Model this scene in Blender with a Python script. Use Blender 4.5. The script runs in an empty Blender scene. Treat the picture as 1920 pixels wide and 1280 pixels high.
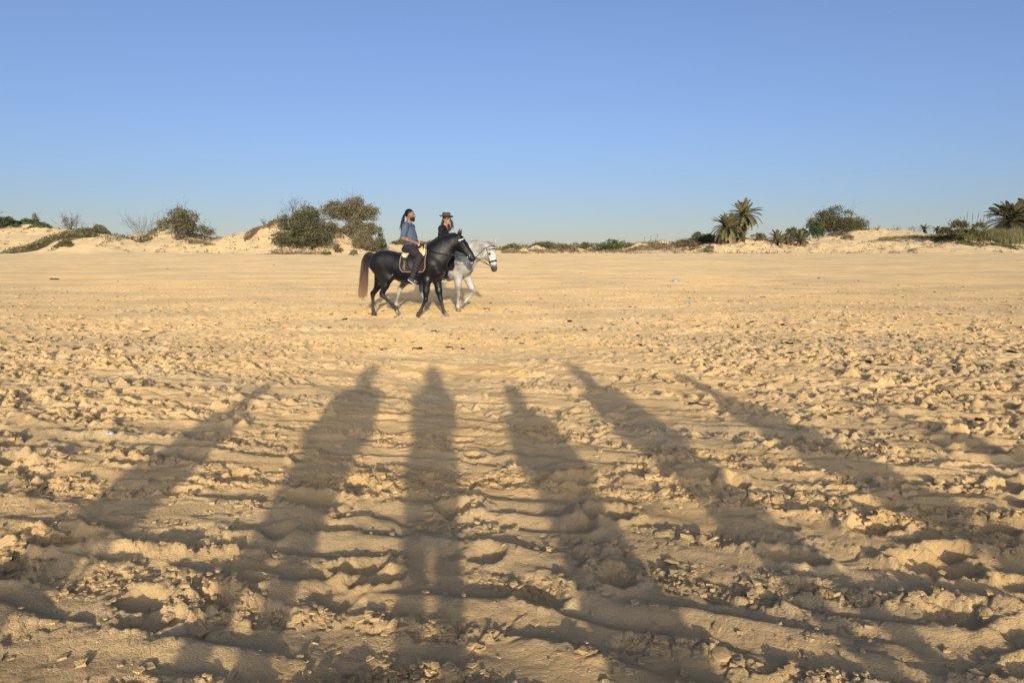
import bpy, bmesh, math, random
import numpy as np
from mathutils import Vector, Matrix

scene = bpy.context.scene
C = scene.collection
R = math.radians

# ---------------------------------------------------------------- camera
F_PX = 1371.0          # focal length in pixels of the 1920 px wide photograph
PITCH = R(7.4)
CAM_H = 1.60
cam_data = bpy.data.cameras.new('camera')
cam_data.sensor_width = 36.0
cam_data.lens = 36.0 * F_PX / 1920.0
cam_data.clip_start = 0.02
cam_data.clip_end = 9000.0
cam = bpy.data.objects.new('camera', cam_data)
C.objects.link(cam)
cam.location = (0.0, 0.0, CAM_H)
cam.rotation_euler = (R(90) - PITCH, 0.0, 0.0)
scene.camera = cam
scene.render.resolution_x, scene.render.resolution_y = 1024, 682

# ---------------------------------------------------------------- light
SUN_EL = R(10.0)
SUN_AZ = R(174.0)      # clockwise from +Y: behind the camera, a little to its right
world = bpy.data.worlds.new('World')
scene.world = world
world.use_nodes = True
wn, wl = world.node_tree.nodes, world.node_tree.links
wn.clear()
w_out = wn.new('ShaderNodeOutputWorld')
w_bg = wn.new('ShaderNodeBackground')
def nishita(air, dust, ozone):
    k = wn.new('ShaderNodeTexSky'); k.sky_type = 'NISHITA'; k.sun_disc = False
    k.sun_elevation = SUN_EL; k.sun_rotation = SUN_AZ; k.altitude = 0.0
    k.air_density = air; k.dust_density = dust; k.ozone_density = ozone
    return k
def tinted(out, col):
    k = wn.new('ShaderNodeMix'); k.data_type = 'RGBA'; k.blend_type = 'MULTIPLY'; k.inputs[0].default_value = 1.0
    k.inputs[7].default_value = col + (1.0,); wl.new(out, k.inputs[6]); return k
# light scattered by clear air plus light scattered by dust and haze (bright round the low sun behind the camera)
w_air = wn.new('ShaderNodeGamma'); w_air.inputs['Gamma'].default_value = 0.85
wl.new(nishita(0.8, 0.1, 2.0).outputs[0], w_air.inputs['Color'])
w_a = tinted(w_air.outputs[0], (0.378, 0.388, 0.482))
w_d = tinted(nishita(0.3, 8.0, 2.0).outputs[0], (0.545, 0.545, 0.560))
w_sum = wn.new('ShaderNodeMix'); w_sum.data_type = 'RGBA'; w_sum.blend_type = 'ADD'; w_sum.inputs[0].default_value = 1.0
wl.new(w_a.outputs[2], w_sum.inputs[6]); wl.new(w_d.outputs[2], w_sum.inputs[7])
w_bg.inputs['Strength'].default_value = 0.15
wl.new(w_sum.outputs[2], w_bg.inputs['Color'])
wl.new(w_bg.outputs[0], w_out.inputs['Surface'])

sun_data = bpy.data.lights.new('sun', 'SUN')
sun_data.energy = 2.4
sun_data.angle = R(0.7)
sun_data.color = (1.0, 0.86, 0.64)
sun = bpy.data.objects.new('sun', sun_data)
C.objects.link(sun)
to_sun = Vector((math.sin(SUN_AZ) * math.cos(SUN_EL), math.cos(SUN_AZ) * math.cos(SUN_EL), math.sin(SUN_EL)))
sun.rotation_euler = to_sun.to_track_quat('Z', 'Y').to_euler()
sun.location = (0, -20, 20)

scene.view_settings.view_transform = 'Standard'
scene.view_settings.look = 'None'
scene.view_settings.gamma = 1.0
scene.view_settings.exposure = 0.78
scene.view_settings.use_curve_mapping = False
scene.cycles.max_bounces = 6

# ---------------------------------------------------------------- helpers
def tag(o, label=None, cat=None, group=None, kind=None):
    if label: o['label'] = label
    if cat: o['category'] = cat
    if group: o['group'] = group
    if kind: o['kind'] = kind
    return o

def empty(name, loc=(0, 0, 0), rz=0.0):
    o = bpy.data.objects.new(name, None)
    o.empty_display_size = 0.2
    C.objects.link(o)
    o.location = loc
    o.rotation_euler = (0, 0, rz)
    return o

def mesh_np(name, V, faces, smooth=True):
    """V (n,3) array; faces an (m,k) int array, or a list of such arrays."""
    V = np.asarray(V, dtype=np.float32)
    if not isinstance(faces, list): faces = [faces]
    faces = [np.asarray(f, dtype=np.int32) for f in faces if len(f)]
    me = bpy.data.meshes.new(name)
    me.vertices.add(len(V))
    me.vertices.foreach_set('co', V.ravel())
    loops = np.concatenate([f.ravel() for f in faces])
    tot = np.concatenate([np.full(len(f), f.shape[1], np.int32) for f in faces])
    start = np.concatenate([[0], np.cumsum(tot)[:-1]]).astype(np.int32)
    me.loops.add(len(loops)); me.loops.foreach_set('vertex_index', loops)
    me.polygons.add(len(tot))
    me.polygons.foreach_set('loop_start', start)
    me.polygons.foreach_set('loop_total', tot)
    me.polygons.foreach_set('use_smooth', np.full(len(tot), smooth))
    me.update(calc_edges=True)
    me.validate()
    return me

def link(name, me, material=None, parent=None, loc=None):
    o = bpy.data.objects.new(name, me)
    C.objects.link(o)
    if material is not None and not len(me.materials): me.materials.append(material)
    if parent is not None: o.parent = parent
    if loc is not None: o.location = loc
    return o

class MB:
    """collects triangles and quads of one part"""
    def __init__(s): s.v = []; s.q = []; s.t = []; s.n = 0
    def add(s, V, q=None, t=None):
        V = np.asarray(V, float).reshape(-1, 3)
        if q is not None and len(q): s.q.append(np.asarray(q, int) + s.n)
        if t is not None and len(t): s.t.append(np.asarray(t, int) + s.n)
        s.v.append(V); s.n += len(V)
    def tube(s, pts, rad, sides=6, flat=None, cap=True):
        P = np.asarray(pts, float); n = len(P)
        rad = np.full(n, rad) if np.isscalar(rad) else np.asarray(rad, float)
        T = np.gradient(P, axis=0); T /= np.linalg.norm(T, axis=1)[:, None] + 1e-9
        ref = np.array([0, 0, 1.0]) if abs(T[0][2]) < 0.9 else np.array([1.0, 0, 0])
        V = []
        a = np.arange(sides) / sides * 2 * np.pi
        for i in range(n):
            u = np.cross(ref, T[i]); u /= np.linalg.norm(u) + 1e-9
            w = np.cross(T[i], u); ref = w if np.linalg.norm(w) > .1 else ref
            f = 1.0 if flat is None else flat
            V.append(P[i] + rad[i] * (np.cos(a)[:, None] * u + f * np.sin(a)[:, None] * w))
        V = np.concatenate(V)
        i = np.arange(n - 1)[:, None] * sides; j = np.arange(sides)[None]; k = (j + 1) % sides
        q = np.stack([i + j, i + k, i + sides + k, i + sides + j], -1).reshape(-1, 4)
        t = []
        if cap:
            for kx in range(1, sides - 1):
                t.append((0, kx + 1, kx)); b = (n - 1) * sides; t.append((b, b + kx, b + kx + 1))
        s.add(V, q, t)
    def build(s, name, material, parent=None, smooth=True, loc=None):
        fs = []
        if s.q: fs.append(np.concatenate(s.q))
        if s.t: fs.append(np.concatenate(s.t))
        return link(name, mesh_np(name, np.concatenate(s.v), fs, smooth), material, parent, loc)

# numpy gradient noise
_rs = np.random.RandomState(11)
_perm = _rs.permutation(256); _perm = np.concatenate([_perm, _perm])
_ga = _rs.rand(256) * 2 * np.pi
_gx, _gy = np.cos(_ga), np.sin(_ga)
_rnd = _rs.rand(256, 4)
def noise(x, y, seed=0):
    x = np.asarray(x, float) + seed * 17.31; y = np.asarray(y, float) - seed * 9.73
    xi = np.floor(x).astype(int); yi = np.floor(y).astype(int)
    fx = x - xi; fy = y - yi
    xi &= 255; yi &= 255; x1 = (xi + 1) & 255; y1 = (yi + 1) & 255
    u = fx * fx * fx * (fx * (fx * 6 - 15) + 10); v = fy * fy * fy * (fy * (fy * 6 - 15) + 10)
    def g(a, b, dx, dy):
        h = _perm[_perm[a] + b]; return _gx[h] * dx + _gy[h] * dy
    n00 = g(xi, yi, fx, fy); n10 = g(x1, yi, fx - 1, fy)
    n01 = g(xi, y1, fx, fy - 1); n11 = g(x1, y1, fx - 1, fy - 1)
    return 1.5 * ((n00 * (1 - u) + n10 * u) * (1 - v) + (n01 * (1 - u) + n11 * u) * v)
def voronoi(x, y, seed=0):
    """F1, F2, four random numbers of the cell, offset to the cell's point"""
    x = np.asarray(x, float) + seed * 7.7; y = np.asarray(y, float) + seed * 3.1
    xi = np.floor(x).astype(int); yi = np.floor(y).astype(int)
    f1 = np.full(x.shape, 9.0); f2 = f1.copy(); ci = np.zeros(x.shape, int); ox = np.zeros(x.shape); oy = ox.copy()
    for dx in (-1, 0, 1):
        for dy in (-1, 0, 1):
            h = _perm[_perm[(xi + dx) & 255] + ((yi + dy) & 255)]
            px = xi + dx + _rnd[h, 0] - x; py = yi + dy + _rnd[h, 1] - y
            d = np.sqrt(px * px + py * py)
            c = d < f1
            f2 = np.where(c, f1, np.minimum(f2, d)); f1 = np.where(c, d, f1)
            ci = np.where(c, h, ci); ox = np.where(c, px, ox); oy = np.where(c, py, oy)
    return f1, f2, _rnd[ci], ox, oy
def sstep(a, b, x):
    t = np.clip((np.asarray(x, float) - a) / (b - a), 0, 1); return t * t * (3 - 2 * t)

# pixel of the photograph <-> place
_cp, _sp = math.cos(PITCH), math.sin(PITCH)
def z_at(py, Y):
    t = (640.0 - py) / F_PX
    return CAM_H + Y * (t * _cp - _sp) / (_cp + t * _sp)
def x_at(px, Y, z):
    return (px - 960.0) / F_PX * (Y * _cp - (z - CAM_H) * _sp)
def ppm(Y): return F_PX / (Y * _cp)

# ---------------------------------------------------------------- materials
def new_mat(name):
    m = bpy.data.materials.new(name); m.use_nodes = True
    nt = m.node_tree; b = nt.nodes['Principled BSDF']
    return m, nt, b
def mat(name, col, rough=0.7, var=0.12, scale=20.0, bump=0.0, bscale=None, spec=0.3, sheen=0.0, metal=0.0, dist=0.01, coords='Object'):
    m, nt, b = new_mat(name)
    N, L = nt.nodes, nt.links
    tc = N.new('ShaderNodeTexCoord')
    nz = N.new('ShaderNodeTexNoise'); nz.inputs['Scale'].default_value = scale; nz.inputs['Detail'].default_value = 5
    L.new(tc.outputs[coords], nz.inputs['Vector'])
    rp = N.new('ShaderNodeValToRGB')
    rp.color_ramp.elements[0].position = 0.3; rp.color_ramp.elements[1].position = 0.7
    rp.color_ramp.elements[0].color = tuple(max(0, c * (1 - var)) for c in col) + (1,)
    rp.color_ramp.elements[1].color = tuple(min(1, c * (1 + var)) for c in col) + (1,)
    L.new(nz.outputs['Fac'], rp.inputs['Fac'])
    L.new(rp.outputs['Color'], b.inputs['Base Color'])
    b.inputs['Roughness'].default_value = rough
    b.inputs['Specular IOR Level'].default_value = spec
    b.inputs['Metallic'].default_value = metal
    if sheen: b.inputs['Sheen Weight'].default_value = sheen
    if bump:
        n2 = N.new('ShaderNodeTexNoise'); n2.inputs['Scale'].default_value = bscale or scale * 3; n2.inputs['Detail'].default_value = 4
        L.new(tc.outputs[coords], n2.inputs['Vector'])
        bp = N.new('ShaderNodeBump'); bp.inputs['Strength'].default_value = bump; bp.inputs['Distance'].default_value = dist
        L.new(n2.outputs['Fac'], bp.inputs['Height']); L.new(bp.outputs['Normal'], b.inputs['Normal'])
    return m
def leaf_mat(name, cols, rough=0.6, trans=0.12):
    """colour differs from leaf to leaf and from clump to clump"""
    m, nt, b = new_mat(name); N, L = nt.nodes, nt.links
    g = N.new('ShaderNodeNewGeometry'); tc = N.new('ShaderNodeTexCoord')
    nz = N.new('ShaderNodeTexNoise'); nz.inputs['Scale'].default_value = 1.3; nz.inputs['Detail'].default_value = 3
    L.new(tc.outputs['Object'], nz.inputs['Vector'])
    ad = N.new('ShaderNodeMath'); ad.operation = 'MULTIPLY_ADD'; ad.inputs[1].default_value = 0.38
    L.new(g.outputs['Random Per Island'], ad.inputs[0])
    mu = N.new('ShaderNodeMath'); mu.operation = 'MULTIPLY_ADD'; mu.inputs[1].default_value = 1.5; mu.inputs[2].default_value = -0.5
    L.new(nz.outputs['Fac'], mu.inputs[0]); L.new(mu.outputs[0], ad.inputs[2])
    rp = N.new('ShaderNodeValToRGB'); e = rp.color_ramp.elements
    while len(e) < len(cols): e.new(0.5)
    for i, c in enumerate(cols):
        e[i].position = i / (len(cols) - 1); e[i].color = tuple(c) + (1,)
    L.new(ad.outputs[0], rp.inputs['Fac']); L.new(rp.outputs['Color'], b.inputs['Base Color'])
    b.inputs['Roughness'].default_value = rough; b.inputs['Specular IOR Level'].default_value = 0.25
    return m
# ---------------------------------------------------------------- the ground: beach and dunes, one sheet
RIDGE = np.array([  # photo column, skyline row of the bare sand, depth of the dune foot, depth of its crest
    (-900, 436, 84, 98), (-200, 428, 84, 98), (0, 424, 84, 98), (60, 418, 84, 98), (110, 427, 84, 98), (180, 434, 84, 98), (230, 446, 84, 98),
    (262, 441, 84, 97), (300, 429, 82, 96), (350, 431, 82, 96), (398, 446, 82, 96), (430, 443, 81, 95), (480, 430, 80, 93),
    (520, 414, 79, 91), (545, 411, 79, 91), (600, 417, 79, 91), (640, 424, 79, 91), (680, 446, 80, 91), (712, 462, 84, 98),
    (760, 457, 100, 125), (830, 459, 102, 128), (930, 464, 100, 130), (1000, 463, 100, 128), (1060, 461, 98, 126), (1150, 460, 96, 124),
    (1230, 457, 94, 120), (1290, 455, 92, 112), (1335, 449, 89, 104), (1380, 446, 88, 100), (1430, 448, 88, 100), (1480, 453, 90, 102),
    (1530, 446, 92, 105), (1570, 437, 92, 107), (1610, 429, 92, 108), (1645, 428, 92, 108), (1700, 431, 91, 106), (1740, 438, 88, 102),
    (1800, 441, 84, 98), (1860, 441, 83, 96), (1920, 440, 83, 96), (2300, 434, 83, 96), (3000, 436, 83, 96)], float)
MOUNDS = [  # x, y, rx, ry, height: hummocks in front of the dunes
    (x_at(150, 82, 1), 84.0, 4.6, 4.5, 1.75), (x_at(205, 82, 1), 85.0, 2.4, 3.0, 0.9),
    (x_at(90, 80, 1), 82.0, 1.6, 2.0, 0.55), (x_at(1815, 82, 1), 85.0, 4.5, 4.0, 1.1), (x_at(1720, 90, 1), 92.0, 5.5, 4.0, 0.5),
    (x_at(1400, 86, 1), 90.0, 4.0, 4.0, 0.9), (x_at(1575, 90, 1), 95.0, 2.0, 2.4, 0.8), (x_at(1340, 88, 1), 92.0, 2.6, 3.0, 0.5)]
for _k in range(26):      # small hummocks along the low dunes on the right
    _px = 930 + _k * 16 + _rs.rand() * 14; _Y = 99 + _rs.rand() * 16
    MOUNDS.append((x_at(_px, _Y, 1), _Y, 0.8 + _rs.rand() * 1.2, 1.0 + _rs.rand(), 0.25 + _rs.rand() * 0.45))
for _k in range(22):
    _px = 1300 + _k * 30 + _rs.rand() * 24; _Y = 84 + _rs.rand() * 10
    MOUNDS.append((x_at(_px, _Y, 1), _Y, 0.6 + _rs.rand() * 1.1, 0.9 + _rs.rand(), 0.15 + _rs.rand() * 0.35))

def base(x, y):
    """height of the beach and dunes without tracks and clods"""
    x = np.asarray(x, float); y = np.asarray(y, float)
    yy = np.maximum(y, 1.0)
    z = 0.80 * sstep(18, 84, yy)
    u = 960 + F_PX * x / (yy * _cp)
    n1 = noise(x / 7.0, y / 7.0, 1); n2 = noise(x / 2.6, y / 2.6, 2)
    foot = np.interp(u, RIDGE[:, 0], RIDGE[:, 2]) + 3.0 * n1
    crest = np.interp(u, RIDGE[:, 0], RIDGE[:, 3])
    row = np.interp(u, RIDGE[:, 0], RIDGE[:, 1])
    t = (640.0 - row) / F_PX
    zr = CAM_H + crest * (t * _cp - _sp) / (_cp + t * _sp)
    zb = 0.80 * sstep(18, 84, foot)
    p = np.clip((yy - foot) / (crest - foot), 0, 1)
    prof = 0.55 * p + 0.45 * p * p * (3 - 2 * p)
    up = zb + (zr - zb) * prof
    zlow = np.minimum(zr - 0.3, 1.0)
    dn = zlow + (zr - zlow) * np.exp(-np.maximum(yy - crest, 0) / 30.0)
    d = np.where(yy < crest, up, dn)
    z = np.where(yy > foot, d, z)
    far = sstep(60, 86, yy)
    z = z + far * (0.20 * n2 * sstep(0.0, 0.3, p) * (1 - 0.7 * sstep(0.8, 1, p)) + 0.07 * noise(x / 1.1, y / 1.1, 3))
    for (mx, my, rx, ry, h) in MOUNDS:
        q = ((x - mx) / rx) ** 2 + ((y - my) / ry) ** 2
        z = z + np.where(q < 4, h * np.exp(-q * 1.4), 0)
    # low undulation of the beach
    near = 1 - sstep(30, 60, np.abs(yy))
    z = z + 0.03 * noise(x / 3.1, y / 3.1, 4) * near * sstep(3, 8, np.hypot(x, y)) * 0.6
    return z
def base1(x, y): return float(base(np.array([x]), np.array([y]))[0])

# sheet: rings and spokes round the camera's foot, fine where the photograph looks
fine = np.concatenate([np.linspace(R(-62), R(-38), 110)[:-1], np.linspace(R(-38), R(38), 720), np.linspace(R(38), R(62), 110)[1:]])
rest = np.linspace(R(62), R(298), 54)[1:-1]
AZ = np.concatenate([fine, rest])            # clockwise from +Y
NF = len(fine)
inv = np.concatenate([np.linspace(1 / 1.9, 1 / 4.5, 240), np.linspace(1 / 4.5, 1 / 9.0, 300)[1:], np.linspace(1 / 9.0, 1 / 26.0, 270)[1:], np.linspace(1 / 26.0, 1 / 74.0, 80)[1:]])
RR = np.concatenate([np.linspace(0.25, 1.9, 16)[:-1], 1 / inv, np.linspace(74, 132, 100)[1:], np.geomspace(132, 4200, 16)[1:]])
r2, a2 = np.meshgrid(RR, AZ, indexing='ij')
GX = r2 * np.sin(a2); GY = r2 * np.cos(a2)
GZ = base(GX, GY)
dr = np.gradient(RR)
daz = np.full(len(AZ), R(4.5)); daz[:NF] = np.gradient(fine)
cell = np.maximum(RR[:, None] * daz[None], dr[:, None])
cell[:, NF:] = (RR * R(4.5))[:, None]

def band(lam): return np.clip((lam / cell - 1.6) / 2.0, 0, 1)
nrow = int(np.searchsorted(RR, 60.0))
sl = (slice(0, nrow), slice(0, NF))
x, y, r = GX[sl], GY[sl], r2[sl]
cellS = cell[sl]
def bnd(lam): return np.clip((lam / cellS - 1.4) / 2.0, 0, 1)
amp = 1.0 - 0.45 * sstep(7, 16, r) - 0.25 * sstep(16, 40, r)
amp2 = 1.0 + 0.25 * sstep(6, 10, r) - 0.7 * sstep(14, 40, r)
side = sstep(0.8, 4.0, np.abs(x + 0.4 + 0.5 * noise(x / 2.0, y / 2.0, 14))) * sstep(4.5, 7.0, r)      # churned up on both sides of the middle
wx = 0.35 * noise(x / 1.7, y / 1.3, 5) + 0.12 * noise(x / 0.5, y / 0.4, 6)
# crust: where it is broken into plates and clods, and where loose sand lies smooth
crustn = ( noise(x / 1.1, (y + 0.3 * x) / 0.42, 7) + 0.5 * noise(x / 0.35, y / 0.25, 8))
# long ridges left by tracks, running across, sloping a little towards the right foreground
q = y + 0.34 * x * sstep(-6, 2, x) + 0.26 * x * (1 - sstep(-6, 2, x))
ph = (q + 0.5 * wx) / 0.31
tri = np.abs((ph % 1.0) - 0.62)
tri = np.where((ph % 1.0) < 0.62, (ph % 1.0) / 0.62, (1 - (ph % 1.0)) / 0.38)
tri = tri * tri * (3 - 2 * tri)
crust = sstep(-0.20, 0.55, crustn + 0.55 * (tri - 0.45) - 0.12 * (1 - sstep(4, 8, r)))
rmask = sstep(-0.35, 0.45, noise(x / 1.1, q / 0.5, 9) + 0.5 * noise(x / 0.4, q / 0.3, 10) + 0.12) * (1 - 0.55 * sstep(6, 10, r)) * (1 - sstep(10, 18, r))
h = 0.036 * (tri - 0.5) * rmask * bnd(0.30)
ph2 = (q * 1.0 + 0.25 * x + 0.8 * wx) / 0.83
h += 0.013 * np.sin(ph2 * 2 * np.pi) * (1 - sstep(7, 14, r)) * bnd(0.6)
def bil(l, s): return np.abs(noise(x / l, (y + 0.12 * x) / (l * 0.8), s)) - 0.28
h += 0.030 * amp * bil(0.62, 20) * bnd(0.5)
h += 0.040 * amp2 * bil(0.30, 21) * bnd(0.25) * (0.35 + 0.65 * crust)
h += 0.040 * amp2 * (1 + 0.9 * side) * bil(0.14, 22) * bnd(0.12) * (0.15 + 0.85 * crust)
h += 0.020 * (1 + 0.6 * side) * bil(0.065, 23) * bnd(0.06) * (0.1 + 0.9 * crust)
h += 0.009 * bil(0.030, 24) * bnd(0.03) * (0.3 + 0.7 * crust)
# crust breaks in steps: flat tops with short scarps
stp = 0.020 + 0.006 * noise(x / 1.5, y / 1.5, 26)
fr_ = h / stp + 0.35 * noise(x / 0.22, y / 0.16, 25); fl_ = np.floor(fr_)
h = h + 0.65 * (0.25 + 0.75 * crust) * bnd(0.10) * (stp * (fl_ + sstep(0.30, 0.62, fr_ - fl_)) - stp * fr_)
# plates of broken crust
nv = int(np.searchsorted(RR, 22.0)); sv = (slice(0, nv), slice(0, NF))
xv, yv = GX[sv], GY[sv]
for lam, sd, dep, tl in ((0.34, 3, 0.022, 0.06), (0.17, 1, 0.030, 0.13), (0.075, 2, 0.026, 0.13)):
    wxx = xv / lam + 0.55 * noise(xv / lam * 0.9, yv / lam * 0.9, 30 + sd); wyy = yv / lam + 0.55 * noise(xv / lam * 0.9, yv / lam * 0.9, 40 + sd)
    f1, f2, rn, ox, oy = voronoi(wxx, wyy * 1.15, sd)
    edge = 1 - sstep(0.0, 0.11, f2 - f1)
    broken = sstep(0.15, 0.5, noise(xv / 0.9, yv / 0.45, 50 + sd) * 0.6 + 0.5 * crust[:nv])
    w = broken * bnd(lam)[:nv]
    h[:nv] += w * (-0.5 * dep * edge + dep * 0.9 * (rn[..., 2] - 0.5) + tl * lam * ((rn[..., 3] - 0.5) * 2 * ox + (rn[..., 1] - 0.5) * 2 * oy))
h *= 0.86 - 0.12 * sstep(3.2, 5.5, r) + 0.26 * sstep(6, 11, r) + 0.27 * side
# hoof and foot prints
def dimple(px_, py_, a_, b_, rot, dep):
    i0 = np.searchsorted(RR, max(0.3, math.hypot(px_, py_) - 0.6)); i1 = np.searchsorted(RR, math.hypot(px_, py_) + 0.6)
    aa = math.atan2(px_, py_); da = 0.7 / max(1.0, math.hypot(px_, py_))
    j0 = np.searchsorted(fine, aa - da); j1 = np.searchsorted(fine, aa + da)
    if i1 > nrow or j1 <= j0: return
    s_ = (slice(i0, i1), slice(j0, j1))
    dx = GX[s_] - px_; dy = GY[s_] - py_
    c_, s__ = math.cos(rot), math.sin(rot)
    q_ = np.sqrt(((dx * c_ + dy * s__) / a_) ** 2 + ((-dx * s__ + dy * c_) / b_) ** 2)
    q_ = q_ + 0.12 * noise(dx * 9 + px_ * 5, dy * 9, 60)
    hole = -dep * (1 - sstep(0.45, 1.1, q_)); rim = 0.32 * dep * np.exp(-((q_ - 1.25) / 0.28) ** 2)
    k_ = 1 - sstep(0.5, 1.0, q_)
    h[s_] = h[s_] * (1 - 0.65 * k_) + hole + rim * (1 + 0.9 * noise(dx * 22, dy * 22 + px_, 61))
def ground_px(px, py):
    Y = CAM_H / math.tan(PITCH + math.atan((py - 640) / F_PX)); return x_at(px, Y, 0.0), Y
for (px, py, a_, b_, dep) in ((250, 868, .15, .10, .085), (660, 905, .16, .09, .07), (860, 955, .15, .11, .09), (590, 940, .2, .12, .08), (1480, 1045, .17, .11, .09),
        (1140, 965, .16, .11, .09), (1310, 895, .15, .10, .08), (1075, 905, .16, .1, .08), (1490, 882, .13, .08, .06), (430, 900, .2, .09, .06), (40, 860, .2, .12, .09),
        (1850, 875, .25, .08, .06), (700, 1085, .14, .09, .06), (1760, 1060, .2, .12, .08), (120, 1010, .2, .12, .08), (1640, 990, .16, .1, .07), (420, 1125, .11, .08, .05), (470, 1090, .1, .07, .05)):
    gx, gy = ground_px(px, py); dimple(gx, gy, a_, b_, _rs.uniform(-.5, .5), dep)
for _k in range(380):
    rr_ = _rs.uniform(3.2, 20); aa_ = _rs.uniform(R(-55), R(55)); s_ = _rs.uniform(0.75, 1.3)
    dimple(rr_ * math.sin(aa_), rr_ * math.cos(aa_), .115 * s_, .085 * s_, _rs.uniform(0, 3.1), _rs.uniform(.02, .055))
for hy_, x0_, x1_, st_ in ((16.75, -8.5, -2.2, .62), (17.1, -8.5, -1.2, .70), (18.0, -7.5, -1.4, .66), (18.35, -7.0, -.6, .72)):      # the horses' own trail
    for xx_ in np.arange(x0_, x1_, st_): dimple(xx_ + _rs.uniform(-.1, .1), hy_ + .23 * (-2.4 - xx_) + _rs.uniform(-.1, .1), .15, .14, 0.0, .05)
# calm strip just in front of the riders
calm = np.exp(-((y - 11.5) / 2.2) ** 2) * np.exp(-((x + 0.3) / 5.0) ** 2)
h *= (1 - 0.35 * calm)
h *= sstep(0.3, 1.6, r)
# trodden flat where the two horses walk
HORSE_Y = 16.9
flatm = np.exp(-(((x + 1.9) / 2.6) ** 4) - (((y - 17.2) / 1.6) ** 4))
h *= (1 - 0.5 * flatm)
fade = 1 - sstep(R(57), R(62), np.abs(fine))[None, :]
GZ[sl] += h * fade
# dune faces: clumps and slumps
md = slice(int(np.searchsorted(RR, 70.0)), int(np.searchsorted(RR, 131.0)))
xs, ys = GX[md, :NF], GY[md, :NF]
GZ[md, :NF] += sstep(80, 90, ys) * (0.26 * (np.abs(noise(xs / 1.0, ys / 2.0, 70)) - .28) + 0.11 * noise(xs / 0.45, ys / 1.2, 71))

def gz(x_, y_):
    """height of the finished sheet"""
    r_ = math.hypot(x_, y_); a_ = math.atan2(x_, y_)
    i = int(np.clip(np.searchsorted(RR, r_), 1, len(RR) - 1)); j = int(np.clip(np.searchsorted(fine, a_), 1, NF - 1))
    ti = (r_ - RR[i - 1]) / (RR[i] - RR[i - 1]); tj = np.clip((a_ - fine[j - 1]) / (fine[j] - fine[j - 1]), 0, 1)
    return float((GZ[i - 1, j - 1] * (1 - tj) + GZ[i - 1, j] * tj) * (1 - ti) + (GZ[i, j - 1] * (1 - tj) + GZ[i, j] * tj) * ti)

nr, nc = GZ.shape
ii = np.arange(nr - 1)[:, None] * nc; jj = np.arange(nc)[None]; kk = (jj + 1) % nc
quads = np.stack([ii + jj, ii + nc + jj, ii + nc + kk, ii + kk], -1).reshape(-1, 4)
gv = np.stack([GX, GY, GZ], -1).reshape(-1, 3)
gv = np.concatenate([gv, [[0, 0, GZ[0].mean()]]])
tris = np.stack([np.full(nc, nr * nc), np.arange(nc), (np.arange(nc) + 1) % nc], -1)

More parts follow.
